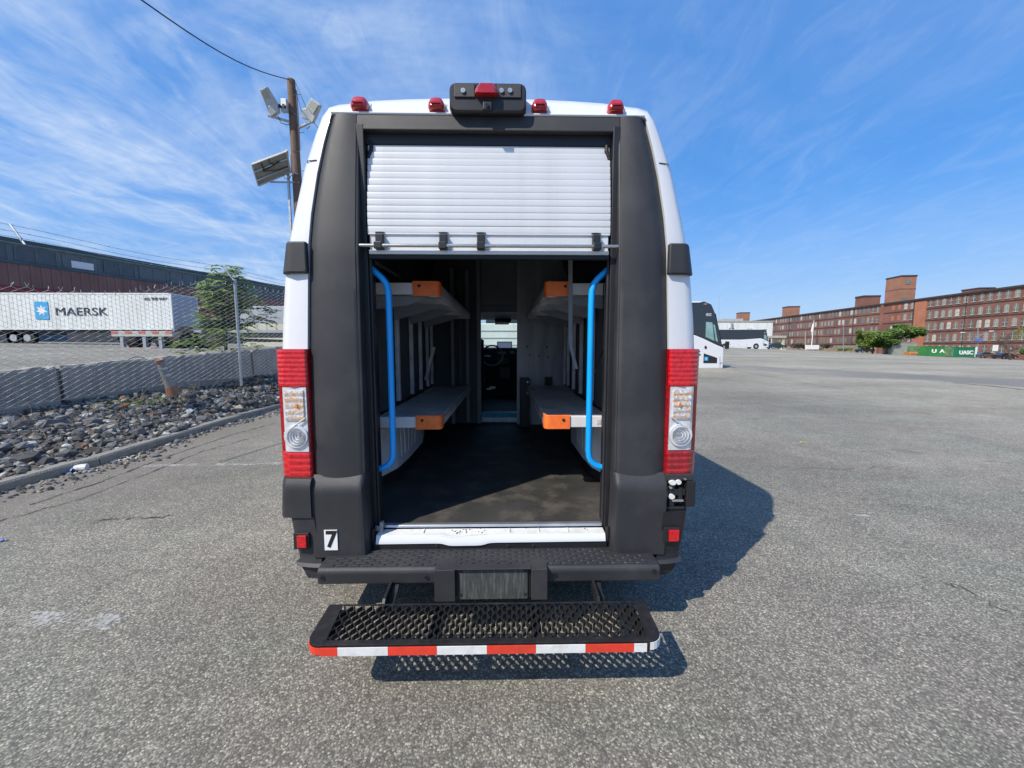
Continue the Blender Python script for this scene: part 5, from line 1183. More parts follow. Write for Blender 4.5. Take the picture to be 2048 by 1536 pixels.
# ---- trailers and building on the left
def wheel(root, x, y, z, r, hubm='hub'):
    mb = MB(); mb.disc((x, z), r, y, y + .28, 20); w = mb.build('wheel', 'tyre', root); mb = MB(); mb.disc((x, z), r * .5, y - .02, y + .01, 14); mb.build('hub', hubm, w)
def box_trailer():
    y0 = 28.; a = at(340, 588, y0); zl = at(200, 659, y0).z; zt = at(200, 586, y0).z; zg = yard_h(a.x - 3, y0); xl = a.x - 13.7
    root = thing('container_trailer', 'long white container on a trailer chassis with blue star logo behind the fence', 'trailer', (a.x - 6, y0 + 1.2, zg))
    mb = MB(); mb.box(xl, a.x, y0, y0 + 2.44, zl, zt); mb.build('container', 'cont_white', root, bevel=.03)
    mb = MB()
    for x in (xl, a.x): mb.box(x - .06, x + .06, y0 - .02, y0 + .08, zl, zt)
    mb.box(xl, a.x, y0 - .02, y0 + .06, zt - .08, zt + .01); mb.box(xl, a.x, y0 - .02, y0 + .06, zl - .02, zl + .1); mb.build('corner_frame', 'cont_white', root)
    mb = MB()
    for k in range(48): x = xl + .2 + k * .282; mb.box(x, x + .1, y0 - .012, y0, zl + .12, zt - .1)
    mb.build('side_ribs', 'cont_white', root, kind='stuff')
    mb = MB(); mb.box(a.x + .005, a.x + .03, y0 + .1, y0 + 2.34, zl + .05, zt - .05); mb.build('end_doors', 'cont_grey', root)  # shade of the end face is put into the grey door colour
    # logo
    l0, l1 = at(69, 603, y0), at(100, 639, y0)
    c = ((l0.x + l1.x) / 2, (l0.z + l1.z) / 2); w = (l1.x - l0.x) / 2; h = (l0.z - l1.z) / 2
    mb = MB(); mb.box(l0.x, l1.x, y0 - .04, y0 - .015, l1.z, l0.z); lg = mb.build('logo_square', 'logo_blue', root, bevel=.08, seg=3)
    star = []
    for k in range(14):
        t = R(90 + k * 360 / 14); r = w * .86 if k % 2 == 0 else w * .42; star.append((c[0] + r * math.cos(t), c[1] + r * math.sin(t)))
    mb = MB(); mb.prism(star, y0 - .05, y0 - .042); mb.build('logo_star', 'print_white', lg)
    t0, t1 = at(112, 624, y0), at(215, 624, y0); o = lettering('side_lettering', 'MAERSK', 1.0, 'ink', root, ((t0.x + t1.x) / 2, y0 - .03, at(160, 624, y0).z), (R(90), 0, 0), 1, 0, .012)
    k = (t1.x - t0.x) / o.dimensions.x if o.dimensions.x else 1
    bb = [v.co.x for v in o.data.vertices]; hh = [v.co.y for v in o.data.vertices]; o.scale = ((t1.x - t0.x) / (max(bb) - min(bb)), (at(0, 615.5, y0).z - at(0, 631.5, y0).z) / (max(hh) - min(hh)), 1)
    t0 = at(312, 598, y0); o = lettering('small_lettering', 'ALL THE WAY', .25, 'ink', root, (t0.x, y0 - .03, t0.z), (R(90), 0, 0), 1.0, .006, .008)
    # chassis and wheels
    mb = MB(); mb.box(xl + .3, a.x - .1, y0 + .3, y0 + 2.1, zl - .3, zl - .03); mb.box(xl + 6.2, a.x - 4.0, y0 + .1, y0 + .3, zl - .85, zl - .1); mb.build('chassis_frame', 'chassis', root)
    for px in (20, 48): p = at(px, 676, y0); wheel(root, p.x, y0 + .2, zg + .5, .5)
    wheel(root, a.x - 1.2, y0 + .3, zg + .5, .5); wheel(root, a.x - 2.5, y0 + .3, zg + .5, .5)
    # dark panel added for the shade at the far left
    mb = MB(); mb.box(xl + .5, xl + 3, y0 + .2, y0 + .5, zg, zl - .1); mb.build('shade_panel', 'chassis', root)
box_trailer()
def chassis_rear():
    y0 = 15.5; a, b = at(222, 662, y0), at(345, 673, y0); zg = yard_h(a.x, y0)
    root = thing('container_chassis', 'empty container chassis seen end-on with red and white striped crossbar', 'trailer', ((a.x + b.x) / 2, y0, zg))
    mb = MB(); mb.box(a.x, b.x, y0, y0 + .12, b.z, a.z); mb.build('crossbar', 'dull_white', root, bevel=.01)
    n = 9; w = (b.x - a.x) / n
    for k in range(0, n, 2): mb = MB(); mb.box(a.x + k * w, a.x + (k + 1) * w, y0 - .008, y0, (a.z + b.z) / 2, a.z - .01); mb.build('red_stripe', 'dull_red', root)
    for px in (243, 288, 320): p = at(px, 690, y0); mb = MB(); mb.box(p.x - .06, p.x + .06, y0 + .02, y0 + .14, at(0, 699, y0).z, b.z); mb.build('bar_hanger', 'galv', root)
    c, d = at(236, 695, y0), at(312, 699, y0)
    mb = MB(); mb.box(c.x, d.x, y0 - .01, y0 + .09, d.z, c.z); mb.build('underride_bar', 'dull_white', root)
    for k in range(0, 7, 2): mb = MB(); ww = (d.x - c.x) / 7; mb.box(c.x + k * ww, c.x + (k + 1) * ww, y0 - .018, y0 - .01, d.z, c.z); mb.build('red_stripe', 'dull_red', root)
    mb = MB(); mb.box(a.x + .6, a.x + .75, y0 + .12, y0 + 9, b.z - .1, b.z + .05); mb.box(b.x - .75, b.x - .6, y0 + .12, y0 + 9, b.z - .1, b.z + .05); mb.build('main_rail', 'chassis', root)
    for yy in (y0 + .8, y0 + 2.1):
        for x in (a.x + .1, b.x - .5): t = MB(); t.disc((yy, zg + .30), .36, x, x + .4, 18, 'x'); w_ = t.build('wheel', 'tyre', root); h = MB(); h.disc((yy, zg + .30), .18, x - .01, x + .41, 12, 'x'); h.build('hub', 'chassis', w_)
chassis_rear()
def chassis_side():
    y0 = 17.; a, b = at(345, 660, y0), at(640, 660, y0); zg = yard_h(a.x + 2, y0); zt = a.z
    root = thing('flatbed_chassis', 'long low trailer chassis standing side-on behind the sapling', 'trailer', ((a.x + b.x) / 2, y0 + 1, zg))
    mb = MB(); mb.box(a.x, b.x, y0, y0 + .14, zt - .10, zt); mb.box(a.x, b.x, y0 + 1.2, y0 + 1.34, zt - .30, zt - .02); mb.build('side_rail', 'galv', root)
    mb = MB(); mb.box(a.x + .05, b.x, y0 + .05, y0 + 1.15, zt - .30, zt - .12); mb.box(a.x + .4, a.x + 1.6, y0 - .0 + .15, y0 + 1.0, zg + .1, zt - .3); mb.build('frame', 'chassis', root)
    for dx in (.5, 1.65): wheel(root, a.x + dx, y0 - .05, zg + .48, .46, 'chassis')
    y1 = 30.; a, b = at(478, 612, y1), at(640, 655, y1); zg = yard_h(a.x, y1)
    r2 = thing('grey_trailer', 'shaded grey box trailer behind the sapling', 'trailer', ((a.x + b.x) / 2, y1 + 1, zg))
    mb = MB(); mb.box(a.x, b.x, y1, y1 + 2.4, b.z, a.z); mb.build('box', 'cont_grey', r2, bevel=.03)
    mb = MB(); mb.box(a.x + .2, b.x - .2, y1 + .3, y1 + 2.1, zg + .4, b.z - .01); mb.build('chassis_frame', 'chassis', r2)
    for dx in (1., 2.3): wheel(r2, a.x + dx, y1 + .2, zg + .5, .5)
    y2 = 26.; a, b = at(484, 649, y2), at(600, 661, y2); zg = yard_h(a.x, y2)
    r3 = thing('cream_flatrack', 'cream container end frame lying low behind the chassis', 'container', ((a.x + b.x) / 2, y2, zg))
    mb = MB(); mb.box(a.x, b.x, y2, y2 + .8, zg, a.z); mb.build('body', 'cont_cream', r3, bevel=.02)
    for k in range(6): x = a.x + (b.x - a.x) * (k + .5) / 6; mb = MB(); mb.box(x - .04, x + .04, y2 - .02, y2, b.z, a.z); mb.build('rib', 'cont_cream', r3)
chassis_side()
def warehouse():
    P0 = Vector((-59, 45, 0)); D = Vector((.309, .951, 0)).normalized(); Nn = Vector((D.y, -D.x, 0))
    def w(t, q, z): return P0 + D * t + Nn * q + Vector((0, 0, z))
    g = 1.3; z4 = 13.9; z3 = 11.3; z2 = 8.7; z1 = 6.5
    root = thing('warehouse', 'long low brown industrial shed with a glazed clerestory along its roof', 'building', w(40, 0, g))
    T0, T1 = -30, 95
    def slab(nm, za, zb, q, m, dq=1.0):
        mb = MB(); vs = [w(T0, q, za), w(T1, q, za), w(T1, q, zb), w(T0, q, zb), w(T0, q - dq, za), w(T1, q - dq, za), w(T1, q - dq, zb), w(T0, q - dq, zb)]
        mb.add(vs, [(0, 1, 2, 3), (7, 6, 5, 4), (0, 1, 5, 4), (1, 2, 6, 5), (2, 3, 7, 6), (3, 0, 4, 7)]); return mb.build(nm, m, root)
    slab('lower_wall', g - 3, z1, 0, 'band_grey'); slab('red_band', z1, z2, .02, 'red_band'); slab('cladding', z2, z3, .06, 'brown_clad')
    slab('clerestory_wall', z3 + .15, z4, -.6, 'band_grey'); slab('roof_edge', z4, z4 + .45, -.3, 'roof_teal', 1.6); slab('gutter', z3, z3 + .15, .15, 'roof_teal')
    mb = MB(); vs = [w(T0, -1, z4 + .3), w(T1, -1, z4 + .3), w(T1, -40, z4 + .9), w(T0, -40, z4 + .9)]; mb.add(vs, [(0, 1, 2, 3)]); mb.add([w(T0, -.9, g - 3), w(T0, -.9, z4), w(T0, -40, z4), w(T0, -40, g - 3)], [(0, 1, 2, 3)]); mb.add([w(T1, -.9, g - 3), w(T1, -.9, z4), w(T1, -40, z4), w(T1, -40, g - 3)], [(0, 1, 2, 3)]); mb.build('roof', 'roof_teal', root)
    mb = MB()
    for t in np.arange(T0, T1, .9):
        for za, zb, q in ((z2 + .05, z3 - .02, .062),):
            vs = [w(t, q, za), w(t + .35, q, za), w(t + .35, q, zb), w(t, q, zb)]; v2 = [p + Nn * .06 for p in vs]; mb.add(vs + v2, [(4, 5, 6, 7), (0, 1, 5, 4), (1, 2, 6, 5), (2, 3, 7, 6), (3, 0, 4, 7)])
    mb.build('cladding_ribs', 'brown_clad', root, normals=False, kind='stuff')
    t = T0 + .5
    while t < T1 - 4:
        vs = [w(t, -.58, z3 + .5), w(t + 3.6, -.58, z3 + .5), w(t + 3.6, -.58, z4 - .25), w(t, -.58, z4 - .25)]; v2 = [p + Nn * .05 for p in vs]
        mb = MB(); mb.add(vs + v2, [(4, 5, 6, 7), (0, 1, 5, 4), (1, 2, 6, 5), (2, 3, 7, 6), (3, 0, 4, 7)]); wn = mb.build('window', 'mon_glass', root)
        for k in (0, 1, 2): 
            mb = MB(); a = t + k * 1.75; vs = [w(a, -.53, z3 + .5), w(a + .1, -.53, z3 + .5), w(a + .1, -.53, z4 - .25), w(a, -.53, z4 - .25)]; v2 = [p + Nn * .06 for p in vs]; mb.add(vs + v2, [(4, 5, 6, 7), (0, 1, 5, 4), (1, 2, 6, 5), (2, 3, 7, 6), (3, 0, 4, 7)]); mb.build('mullion', 'band_grey', wn)
        t += 4.1
    for tt in (8.2,): 
        vs = [w(tt, -.5, z3 + .6), w(tt + 2.2, -.5, z3 + .6), w(tt + 2.2, -.5, z3 + 1.5), w(tt, -.5, z3 + 1.5)]; v2 = [p + Nn * .05 for p in vs]; mb = MB(); mb.add(vs + v2, [(4, 5, 6, 7), (0, 1, 5, 4), (1, 2, 6, 5), (2, 3, 7, 6), (3, 0, 4, 7)]); mb.build('patched_pane', 'print_white', root)
warehouse()
# white enclosed trailer parked ahead of the van (seen through the windshield)
def trailer_ahead():
    root = thing('enclosed_trailer', 'white ribbed trailer parked ahead of the van, seen through the windshield', 'trailer', (0, 14, 0))
    mb = MB(); mb.box(-2.2, 2.2, 13.2, 15.2, .55, 2.22); mb.build('box', 'cont_white', root, bevel=.03)
    for k in range(6): mb = MB(); z = .75 + k * .24; mb.box(-2.15, 2.15, 13.185, 13.2, z, z + .03); mb.build('side_rib', 'cont_grey', root)
    for x in (-.9, .3): wheel(root, x, 13.25, .36, .36)
    mb = MB(); mb.box(-2.1, 2.1, 13.4, 15, .42, .548); mb.box(2.1, 3.3, 14.1, 14.25, .45, .53); mb.build('drawbar', 'chassis', root)
trailer_ahead()

# ================================================================ right side: coaches, mill, trees
def coach(label):
    """local frame: front face at x=0, body towards -x, near side at y=0, ground z=0"""
    o0 = at(1447, 738, 22); sc = 1.0
    def lc(px, py): p = at(px, py, 22); return (p.x - o0.x, p.z - o0.z + .28)
    root = thing('coach_bus', label, 'bus', (0, 0, 0), 'white coaches parked on the lot')
    L_ = 13.7; Wd = 2.55
    top = lc(1410, 604)[1]
    sil = [(-L_, .35), (-.02, .32), (0, lc(1447, 697)[1]), lc(1443.5, 683), lc(1437, 650), lc(1431, 624), lc(1424, 607.5), (lc(1410, 602)[0], top + .06), (lc(1400, 604)[0], top), (-L_ + .3, top - .02), (-L_, top - .35)]
    bot_line = [(-L_, 1.95), (-6.0, 1.95), lc(1391, 669.5), lc(1407, 676), lc(1432, 688), (-.02, lc(1446, 695)[1])]
    white_poly = [(-L_, .35), (-.02, .32)] + list(reversed(bot_line))
    mb = MB(); mb.prism(white_poly, .02, Wd - .02); mb.build('lower_body', 'white', root, bevel=.05)
    bl = [(x, z + .003) for x, z in bot_line]
    up = bl + sil[3:]
    mb = MB(); mb.prism(up, .03, Wd - .03); mb.build('glazing_band', 'black_glass', root, bevel=.06)
    mb = MB(); mb.prism([(-L_ + .1, top - .04), lc(1404, 606), (lc(1411, 600)[0], top + .09), (-L_ + .3, top + .07)], .25, Wd - .25); mb.build('roof', 'white', root, bevel=.04)
    q = [lc(1413, 642), lc(1421, 642), lc(1428, 655), lc(1436, 684), lc(1411, 672)]
    mb = MB(); mb.prism([lc(1412.5, 643), lc(1425, 644), lc(1429, 681), lc(1411.5, 673)], .012, .029); mb.build('door_glass', 'green_glass', root)
    mb = MB(); mb.prism([lc(1427, 648), lc(1430, 649), lc(1436, 683), lc(1432, 681)], .012, .029); mb.build('quarter_glass', 'green_glass', root)
    a, b = lc(1413, 626), lc(1423, 631); mb = MB(); mb.box(a[0], b[0], .015, .029, b[1], a[1]); pl = mb.build('number_plate', 'print_white', root)
    lettering('fleet_number', '2206', .15, 'ink_black', pl, ((a[0] + b[0]) / 2, .012, (a[1] + b[1]) / 2), (R(90), 0, 0), 1.0, .003, .002)
    a, b = lc(1408, 606.5), lc(1414, 608); mb = MB(); mb.box(a[0], b[0], .01, .029, b[1], a[1]); mb.build('side_marker', 'amber', root)
    lp = [lc(1408, 706), lc(1434.5, 715), lc(1434, 725.5), lc(1407, 725.5)]
    mb = MB(); mb.prism(lp, .006, .019); pn = mb.build('black_panel', 'plastic2', root)
    a, b = lc(1409, 713), lc(1416, 720.5); mb = MB(); mb.box(a[0], b[0], .0, .005, b[1], a[1]); ad = mb.build('access_sign', 'blue_sign', pn)
    cx_, cz_ = (a[0] + b[0]) / 2, (a[1] + b[1]) / 2; mb = MB(); mb.ring((cx_ + .0, cz_ - .02), .038, .052, -.004, -.001, 16); mb.disc((cx_ - .01, cz_ + .075), .014, -.004, -.001, 10); mb.box(cx_ - .018, cx_ - .004, -.004, -.001, cz_, cz_ + .06); mb.box(cx_ - .018, cx_ + .035, -.004, -.001, cz_ - .005, cz_ + .008); mb.box(cx_ + .028, cx_ + .04, -.004, -.001, cz_ - .05, cz_); mb.build('wheelchair_symbol', 'print_white', ad)
    p = lc(1411.5, 694); mb = MB(); mb.disc(p, .07, .0, .019, 14, sz=1.3); mb.build('door_handle', 'rubber', root)
    for px, py in ((1399, 702), (1400, 708.5)): p = lc(px, py); mb = MB(); mb.disc(p, .045, .005, .02, 10); mb.build('locker_latch', 'rubber', root)
    for k in range(4): mb = MB(); mb.disc((-4.8 - k * 1.75, .95), .06, .005, .02, 10); mb.build('locker_latch', 'rubber', root)
    p = lc(1442, 725); mb = MB(); mb.disc(p, .06, .005, .02, 10, sx=1.5, sz=.6); mb.build('marker_lamp', 'hub', root)
    mb = MB(); mb.prism([lc(1440.0, 712), lc(1440.6, 712), lc(1440.6, 735), lc(1440.0, 735)], .012, .019); mb.build('panel_gap', 'rubber', root)
    # front glass
    mb = MB(); s0, s1 = lc(1446, 692), lc(1433, 626); mb.add([(s0[0] + .03, .12, s0[1]), (s0[0] + .03, Wd - .12, s0[1]), (s1[0] + .03, Wd - .12, s1[1]), (s1[0] + .03, .12, s1[1])], [(0, 1, 2, 3)]); mb.build('windshield', 'black_glass', root)
    m0 = lc(1446, 682); mb = MB(); mb.tube([(s0[0] - .1, .1, s0[1] + .05), (s0[0] + .18, -.02, s0[1] + .05)], .03, 6); mb.box(s0[0] + .12, s0[0] + .32, -.08, .02, s0[1] - .15, s0[1] + .28); mb.build('mirror', 'rubber', root, bevel=.03)
    for x in (-2.75, -9.6, -10.95):
        for y in (.02, Wd - .32):
            mb = MB(); mb.disc((x, .50), .50, y - .02, y + .3, 26); w = mb.build('wheel', 'tyre', root, bevel=.03); mb = MB(); mb.disc((x, .50), .29, y - .03 if y < 1 else y + .295, y - .015 if y < 1 else y + .31, 18); mb.build('rim', 'hub', w)
        mb = MB(); mb.disc((x, .54), .62, .012, .019, 26); mb.build('wheel_arch', 'rubber', root)
    return root
c1 = coach('near white coach with black glazing, its front showing just right of the van')
o0 = at(1447, 738, 22)
c2 = copy_tree(c1); place(c1, (o0.x, 22, o0.z - .30)); 
f2 = at(1540, 697.5, 79); place(c2, (f2.x - .3, 79, f2.z), 0, .96); c2['label'] = 'far white coach parked in front of the pale low building'
def pale_building():
    Y = 118.; a = at(1380, 640, Y); b = at(1546, 646, Y); g = lot_h(b.x, Y) - 1.5
    root = thing('office_block', 'pale flat-roofed two-storey block behind the far coach', 'building', ((a.x + b.x) / 2, Y + 6, g))
    zt = at(1500, 643.5, Y).z
    mb = MB(); mb.box(a.x, b.x, Y, Y + 14, g, zt); mb.build('wall', 'cont_white', root)
    mb = MB(); mb.box(a.x - .2, b.x + .2, Y - .2, Y + 14.2, zt, zt + .3); mb.build('parapet', 'win_frame', root)
    c = at(1448, 640, Y); mb = MB(); mb.box(c.x + 2, c.x + 9, Y + 5, Y + 9, zt, zt + 1.3); mb.build('roof_unit', 'cont_grey', root)
    for (p0, p1, q0, q1) in ((1458, 1468, 656, 662), (1494, 1504, 657.5, 664), (1522, 1533, 658.5, 664.5)):
        u, v = at(p0, q0, Y), at(p1, q1, Y); mb = MB(); mb.box(u.x, v.x, Y - .05, Y + .0 - .003, v.z, u.z); w = mb.build('window', 'band_grey', root)
        m = (u.x + v.x) / 2; mb = MB(); mb.box(m - .06, m + .06, Y - .1, Y - .052, v.z, u.z); mb.box(u.x - .1, v.x + .1, Y - .12, Y - .052, v.z - .15, v.z); mb.build('frame', 'win_frame', w)
    u = at(1462.5, 645, Y); mb = MB(); mb.tube([(u.x, Y - .3, at(0, 662, Y).z), (u.x, Y - .3, u.z)], .3, 8); mb.build('duct', 'galv', root)
    # canopy
    Y = 100.; a, b = at(1533, 671.5, Y), at(1573, 676, Y); gz = at(1568, 699, Y).z
    cn = thing('canopy', 'cream flat canopy on posts beside the far coach', 'canopy', ((a.x + b.x) / 2, Y, gz))
    mb = MB(); mb.box(a.x, b.x, Y, Y + 6, b.z, a.z); mb.build('roof', 'win_frame', cn, bevel=.05)
    for px in (1568,): 
        p = at(px, 699, Y); mb = MB(); mb.box(p.x - .25, p.x + .25, Y + .3, Y + .8, gz - .2, b.z); mb.box(p.x - .5, p.x + .5, Y + .1, Y + 1, gz - .2, gz + .35); mb.build('post', 'cont_cream', cn)
    mb = MB(); mb.box(a.x + .3, a.x + .7, Y + 5, Y + 5.4, gz - .2, b.z); mb.box(b.x - 1, b.x - .6, Y + 5, Y + 5.4, gz - .2, b.z); mb.build('post', 'cont_cream', cn)
pale_building()
# ---- mill
MA = Vector((143, 106, 0)); MD = Vector((.118, .993, 0)).normalized(); MN = Vector((-MD.y, MD.x, 0))   # MN points to the lot
def ml(t, q, z): return MA + MD * t + MN * q + Vector((0, 0, z))
def mill_z(t): return float(np.interp(t, [-40, 0, 190], [-2.3, -1.7, .8]))
def t_of(px):
    x, y, z = ray(px, 700); r = x / y
    return (MA.x - .087 - r * MA.y) / (r * MD.y - MD.x)
def msl(mb, t0, t1, q0, q1, za, zb):
    vs = [ml(t0, q0, za), ml(t1, q0, za), ml(t1, q1, za), ml(t0, q1, za), ml(t0, q0, zb), ml(t1, q0, zb), ml(t1, q1, zb), ml(t0, q1, zb)]
    return mb.add(vs, [(0, 3, 2, 1), (4, 5, 6, 7), (0, 1, 5, 4), (1, 2, 6, 5), (2, 3, 7, 6), (3, 0, 4, 7)])
def mill():
    root = thing('brick_mill', 'very long five-storey red brick mill with rows of arched windows', 'building', ml(60, 0, -2))
    ZR0 = at(2048, 574, 106).z; T0, T1 = -42, 205
    def ztop(t): 
        return 18.25 + (ZR0 - 18.25) * 1.0
    ZT = ZR0
    mb = MB(); msl(mb, T0, T1, 0, -22, -4, ZT); mb.build('wall', 'brick', root)
    mb = MB(); msl(mb, T0, T1, .55, -22.3, ZT, ZT + .55); mb.build('cornice', 'brick_dk', root)
    F = [.9, 5.0, 8.7, 12.3, 15.7]; FH = [2.2, 2.0, 2.2, 2.2, 2.0]
    gz = -1.7; rows = [gz + 1.2, gz + 5.2, gz + 9.0, gz + 12.7, gz + 16.2]; st_h = (ZT + 1.7) / 5.0
    rows = [gz + st_h * k + 1.35 for k in range(5)]
    mb = MB()
    for r in rows[1:]: msl(mb, T0, T1, .12, .003, r - .95, r - .65)
    mb.build('string_course', 'brick_dk', root)
    tA, tB = t_of(1845), t_of(1766)
    mb = MB(); msl(mb, tA, tA + 4.2, .25, .003, -1.5, ZT - .6); mb.build('pale_pilaster', 'brick_lt', root)
    mb = MB(); msl(mb, tB + 1.0, tB + 2.2, .5, .003, -1.5, ZT - .02); mb.build('pilaster', 'brick', root)
    # window prototypes
    def proto(w, h, m):
        mb = MB(); n = 6; pts = [(-w / 2, 0), (w / 2, 0)] + [(w / 2 * math.cos(R(180 * k / n)), h - .25 + .28 * math.sin(R(180 * k / n))) for k in range(0, n + 1)]
        mb.prism(pts, -.02, .06); me = mb.mesh('window'); me.materials.append(M[m]); return me
    def fr(w, h):
        mb = MB(); mb.box(-w / 2 - .1, w / 2 + .1, -.16, -.02, -.16, 0); mb.box(-.05, .05, -.08, -.02, 0, h); mb.box(-w / 2, w / 2, -.08, -.02, h * .48, h * .54)
        me = mb.mesh('frame'); me.materials.append(M['win_frame']); return me
    rot = math.atan2(MD.y, MD.x)
    pr = proto(1.25, 2.15, 'win'); frm = fr(1.25, 2.15); bl = proto(1.2, 1.9, 'brick_lt')
    cols = []
    t = tA - 1.4
    while t > T0 + 1: cols.append((t, 0)); t -= 2.25
    t = tA + 5.4
    for k in range(4): cols.append((t + k * 2.6, 1))
    t = tB + 4
    while t < T1 - 1: cols.append((t, 2)); t += 2.25
    allw = [(t, k, r) for t, k in cols for r in range(5)]
    allw.sort(key=lambda a: (ml(a[0], 0, 0)).length)
    vis = [a for a in allw if a[0] > -4]; rest = [a for a in allw if a[0] <= -4]
    extra = MB(); base_v = [v.co.copy() for v in pr.vertices]; base_f = [tuple(f.vertices) for f in pr.polygons]
    RM = Matrix.Rotation(rot + math.pi, 3, 'Z')
    cnt = 0
    for (t, k, r) in vis + rest:
        z = rows[r] + (0 if r else .3); p = ml(t, .03, z)
        if r == 0 and k == 2 and t > 60: p = ml(t, .03, z + .6)
        if cnt < 300:
            me = bl if (k == 1 and r in (3, 4) and abs((t - tA - 5.4) / 2.6 - 2.5) < 1.1) else pr
            o = bpy.data.objects.new('window', me); COL.objects.link(o); o.parent = root; o.location = p - off_of(root); o.rotation_euler = (0, 0, rot + math.pi)
            if t < 50 and me is pr:
                f = bpy.data.objects.new('frame', frm); COL.objects.link(f); f.parent = o
        else: extra.add([Vector(p) + RM @ v for v in base_v], base_f)
        cnt += 1
    if extra.v: extra.build('far_windows', 'win', root, kind='stuff')
    # base plinth of stone on the far part
    mb = MB(); msl(mb, t_of(1760), T1, 3.2, 1.2, -2, 2.3); o = mb.build('stone_wall', 'stone'); tag(o, 'low rough stone wall running along the foot of the far mill wing', 'wall')
    for t in (tA - 13, tA + 4.6, tB + 16, tB + 38, tB + 61, tB + 90): mb = MB(); msl(mb, t, t + .18, .2, .02, -1.2, ZT); mb.build('downpipe', 'brick_dk', root)
    def tower(name, lab, px0, pxm, px1, pt, Y, m, cap, depth):
        a, mm, b = at(px0, pt, Y), at(pxm, pt, Y), at(px1, pt, Y)
        rt = thing(name, lab, 'tower', ((a.x + b.x) / 2, Y, ZT))
        # near corner at pxm; long side along the mill direction
        c = Vector((mm.x, Y, 0)); d1 = MD; 
        # left end of the facade-parallel face: solve for length so that it projects to px0
        rx, ry, _ = ray(px0, pt); r_ = rx / ry; L1 = (c.x - .087 - r_ * c.y) / (r_ * d1.y - d1.x)
        rx, ry, _ = ray(px1, pt); r_ = rx / ry; d2 = -MN; L2 = (c.x - .087 - r_ * c.y) / (r_ * d2.y - d2.x); L2 = abs(L2)
        zt = mm.z; base = [c, c + d1 * L1, c + d1 * L1 + d2 * L2, c + d2 * L2]
        mb = MB(); mb.add([p + Vector((0, 0, ZT - 1)) for p in base] + [p + Vector((0, 0, zt)) for p in base], [(3, 2, 1, 0), (4, 5, 6, 7), (0, 1, 5, 4), (1, 2, 6, 5), (2, 3, 7, 6), (3, 0, 4, 7)]); mb.build('wall', m, rt)
        cc = sum(base, Vector()) / 4; bb = [cc + (p - cc) * 1.05 for p in base]
        mb = MB(); mb.add([p + Vector((0, 0, zt)) for p in bb] + [p + Vector((0, 0, zt + cap)) for p in bb], [(3, 2, 1, 0), (4, 5, 6, 7), (0, 1, 5, 4), (1, 2, 6, 5), (2, 3, 7, 6), (3, 0, 4, 7)]); mb.build('parapet', 'brick_dk' if name != 'water_tower' else m, rt)
        return rt, base, zt
    rt, base, zt = tower('stair_tower', 'tallest square brick tower rising above the mill roof', 1773, 1803, 1834, 553, 150, 'brick_tower', .5, 8)
    h = zt - ZT
    mb = MB()
    cc = sum(base, Vector()) / 4; bb = [cc + (p - cc) * 1.02 for p in base]; mb.add([p + Vector((0, 0, zt - h * .45)) for p in bb] + [p + Vector((0, 0, zt - h * .45 + .3)) for p in bb], [(3, 2, 1, 0), (4, 5, 6, 7), (0, 1, 5, 4), (1, 2, 6, 5), (2, 3, 7, 6), (3, 0, 4, 7)]); mb.build('string_course', 'brick', rt)
    c, d = base[0], base[3]; dv = (d - c).normalized(); n = Vector((dv.y, -dv.x, 0))
    if n.y > 0: n = -n
    for (u0, u1, z0, z1, m) in ((.3, .62, zt - 3.0, zt - 1.2, 'band_grey'), (.1, .5, ZT + .6, ZT + 2.8, 'win')):
        L = (d - c).length; a_, b_ = c + dv * L * u0 + n * .05, c + dv * L * u1 + n * .05; mb = MB(); mb.add([a_ + Vector((0, 0, z0)), b_ + Vector((0, 0, z0)), b_ + Vector((0, 0, z1)), a_ + Vector((0, 0, z1)), a_ + n * .06 + Vector((0, 0, z0)), b_ + n * .06 + Vector((0, 0, z0)), b_ + n * .06 + Vector((0, 0, z1)), a_ + n * .06 + Vector((0, 0, z1))], [(0, 1, 2, 3), (4, 5, 6, 7), (0, 1, 5, 4), (1, 2, 6, 5), (2, 3, 7, 6), (3, 0, 4, 7)]); mb.build('window', m, rt)
    tower('roof_house', 'dark brick roof house left of the tallest mill tower', 1711, 1728, 1761, 594, 168, 'brick', .7, 8)
    tower('roof_house', 'small brick roof house in the middle of the far mill wing', 1565, 1577, 1600, 614, 225, 'brick_tower', .5, 8)
    tower('roof_house', 'smallest brick roof house at the far left end of the mill', 1473, 1481, 1500, 626, 285, 'brick_tower', .5, 8)
    tower('roof_house', 'wide low brick roof house near the right edge of the photo', 1924, 1958, 1990, 577.5, 118, 'brick', .4, 8)
mill()
def container(name, lab, px0, px1, pt, pb, Y, m, txt=None, tsize=1.3, stripes=False, grp='shipping containers along the mill'):
    a, b = at(px0, pt, Y), at(px1, pb, Y)
    root = thing(name, lab, 'container', ((a.x + b.x) / 2, Y + 1.2, b.z), grp)
    mb = MB(); mb.box(a.x, b.x, Y, Y + 2.4, b.z, a.z); mb.build('body', m, root, bevel=.04)
    n = int((b.x - a.x) / .35); mb = MB()
    for k in range(n): x = a.x + .15 + k * .35; mb.box(x, x + .16, Y - .04, Y, b.z + .15, a.z - .15)
    mb.build('corrugation', m, root, normals=False, kind='stuff')
    mb = MB()
    for x in (a.x, b.x - .16): mb.box(x, x + .16, Y - .06, Y, b.z, a.z)
    mb.box(a.x, b.x, Y - .06, Y, a.z - .15, a.z); mb.box(a.x, b.x, Y - .06, Y, b.z, b.z + .15); mb.build('corner_frame', m, root)
    if txt:
        for s, px, py, sz, sx in txt: p = at(px, py, Y - .1); lettering('side_lettering', s, sz, 'print_white', root, (p.x, Y - .08, p.z), (R(90), 0, 0), sx, .06, .02)
    return root, a, b
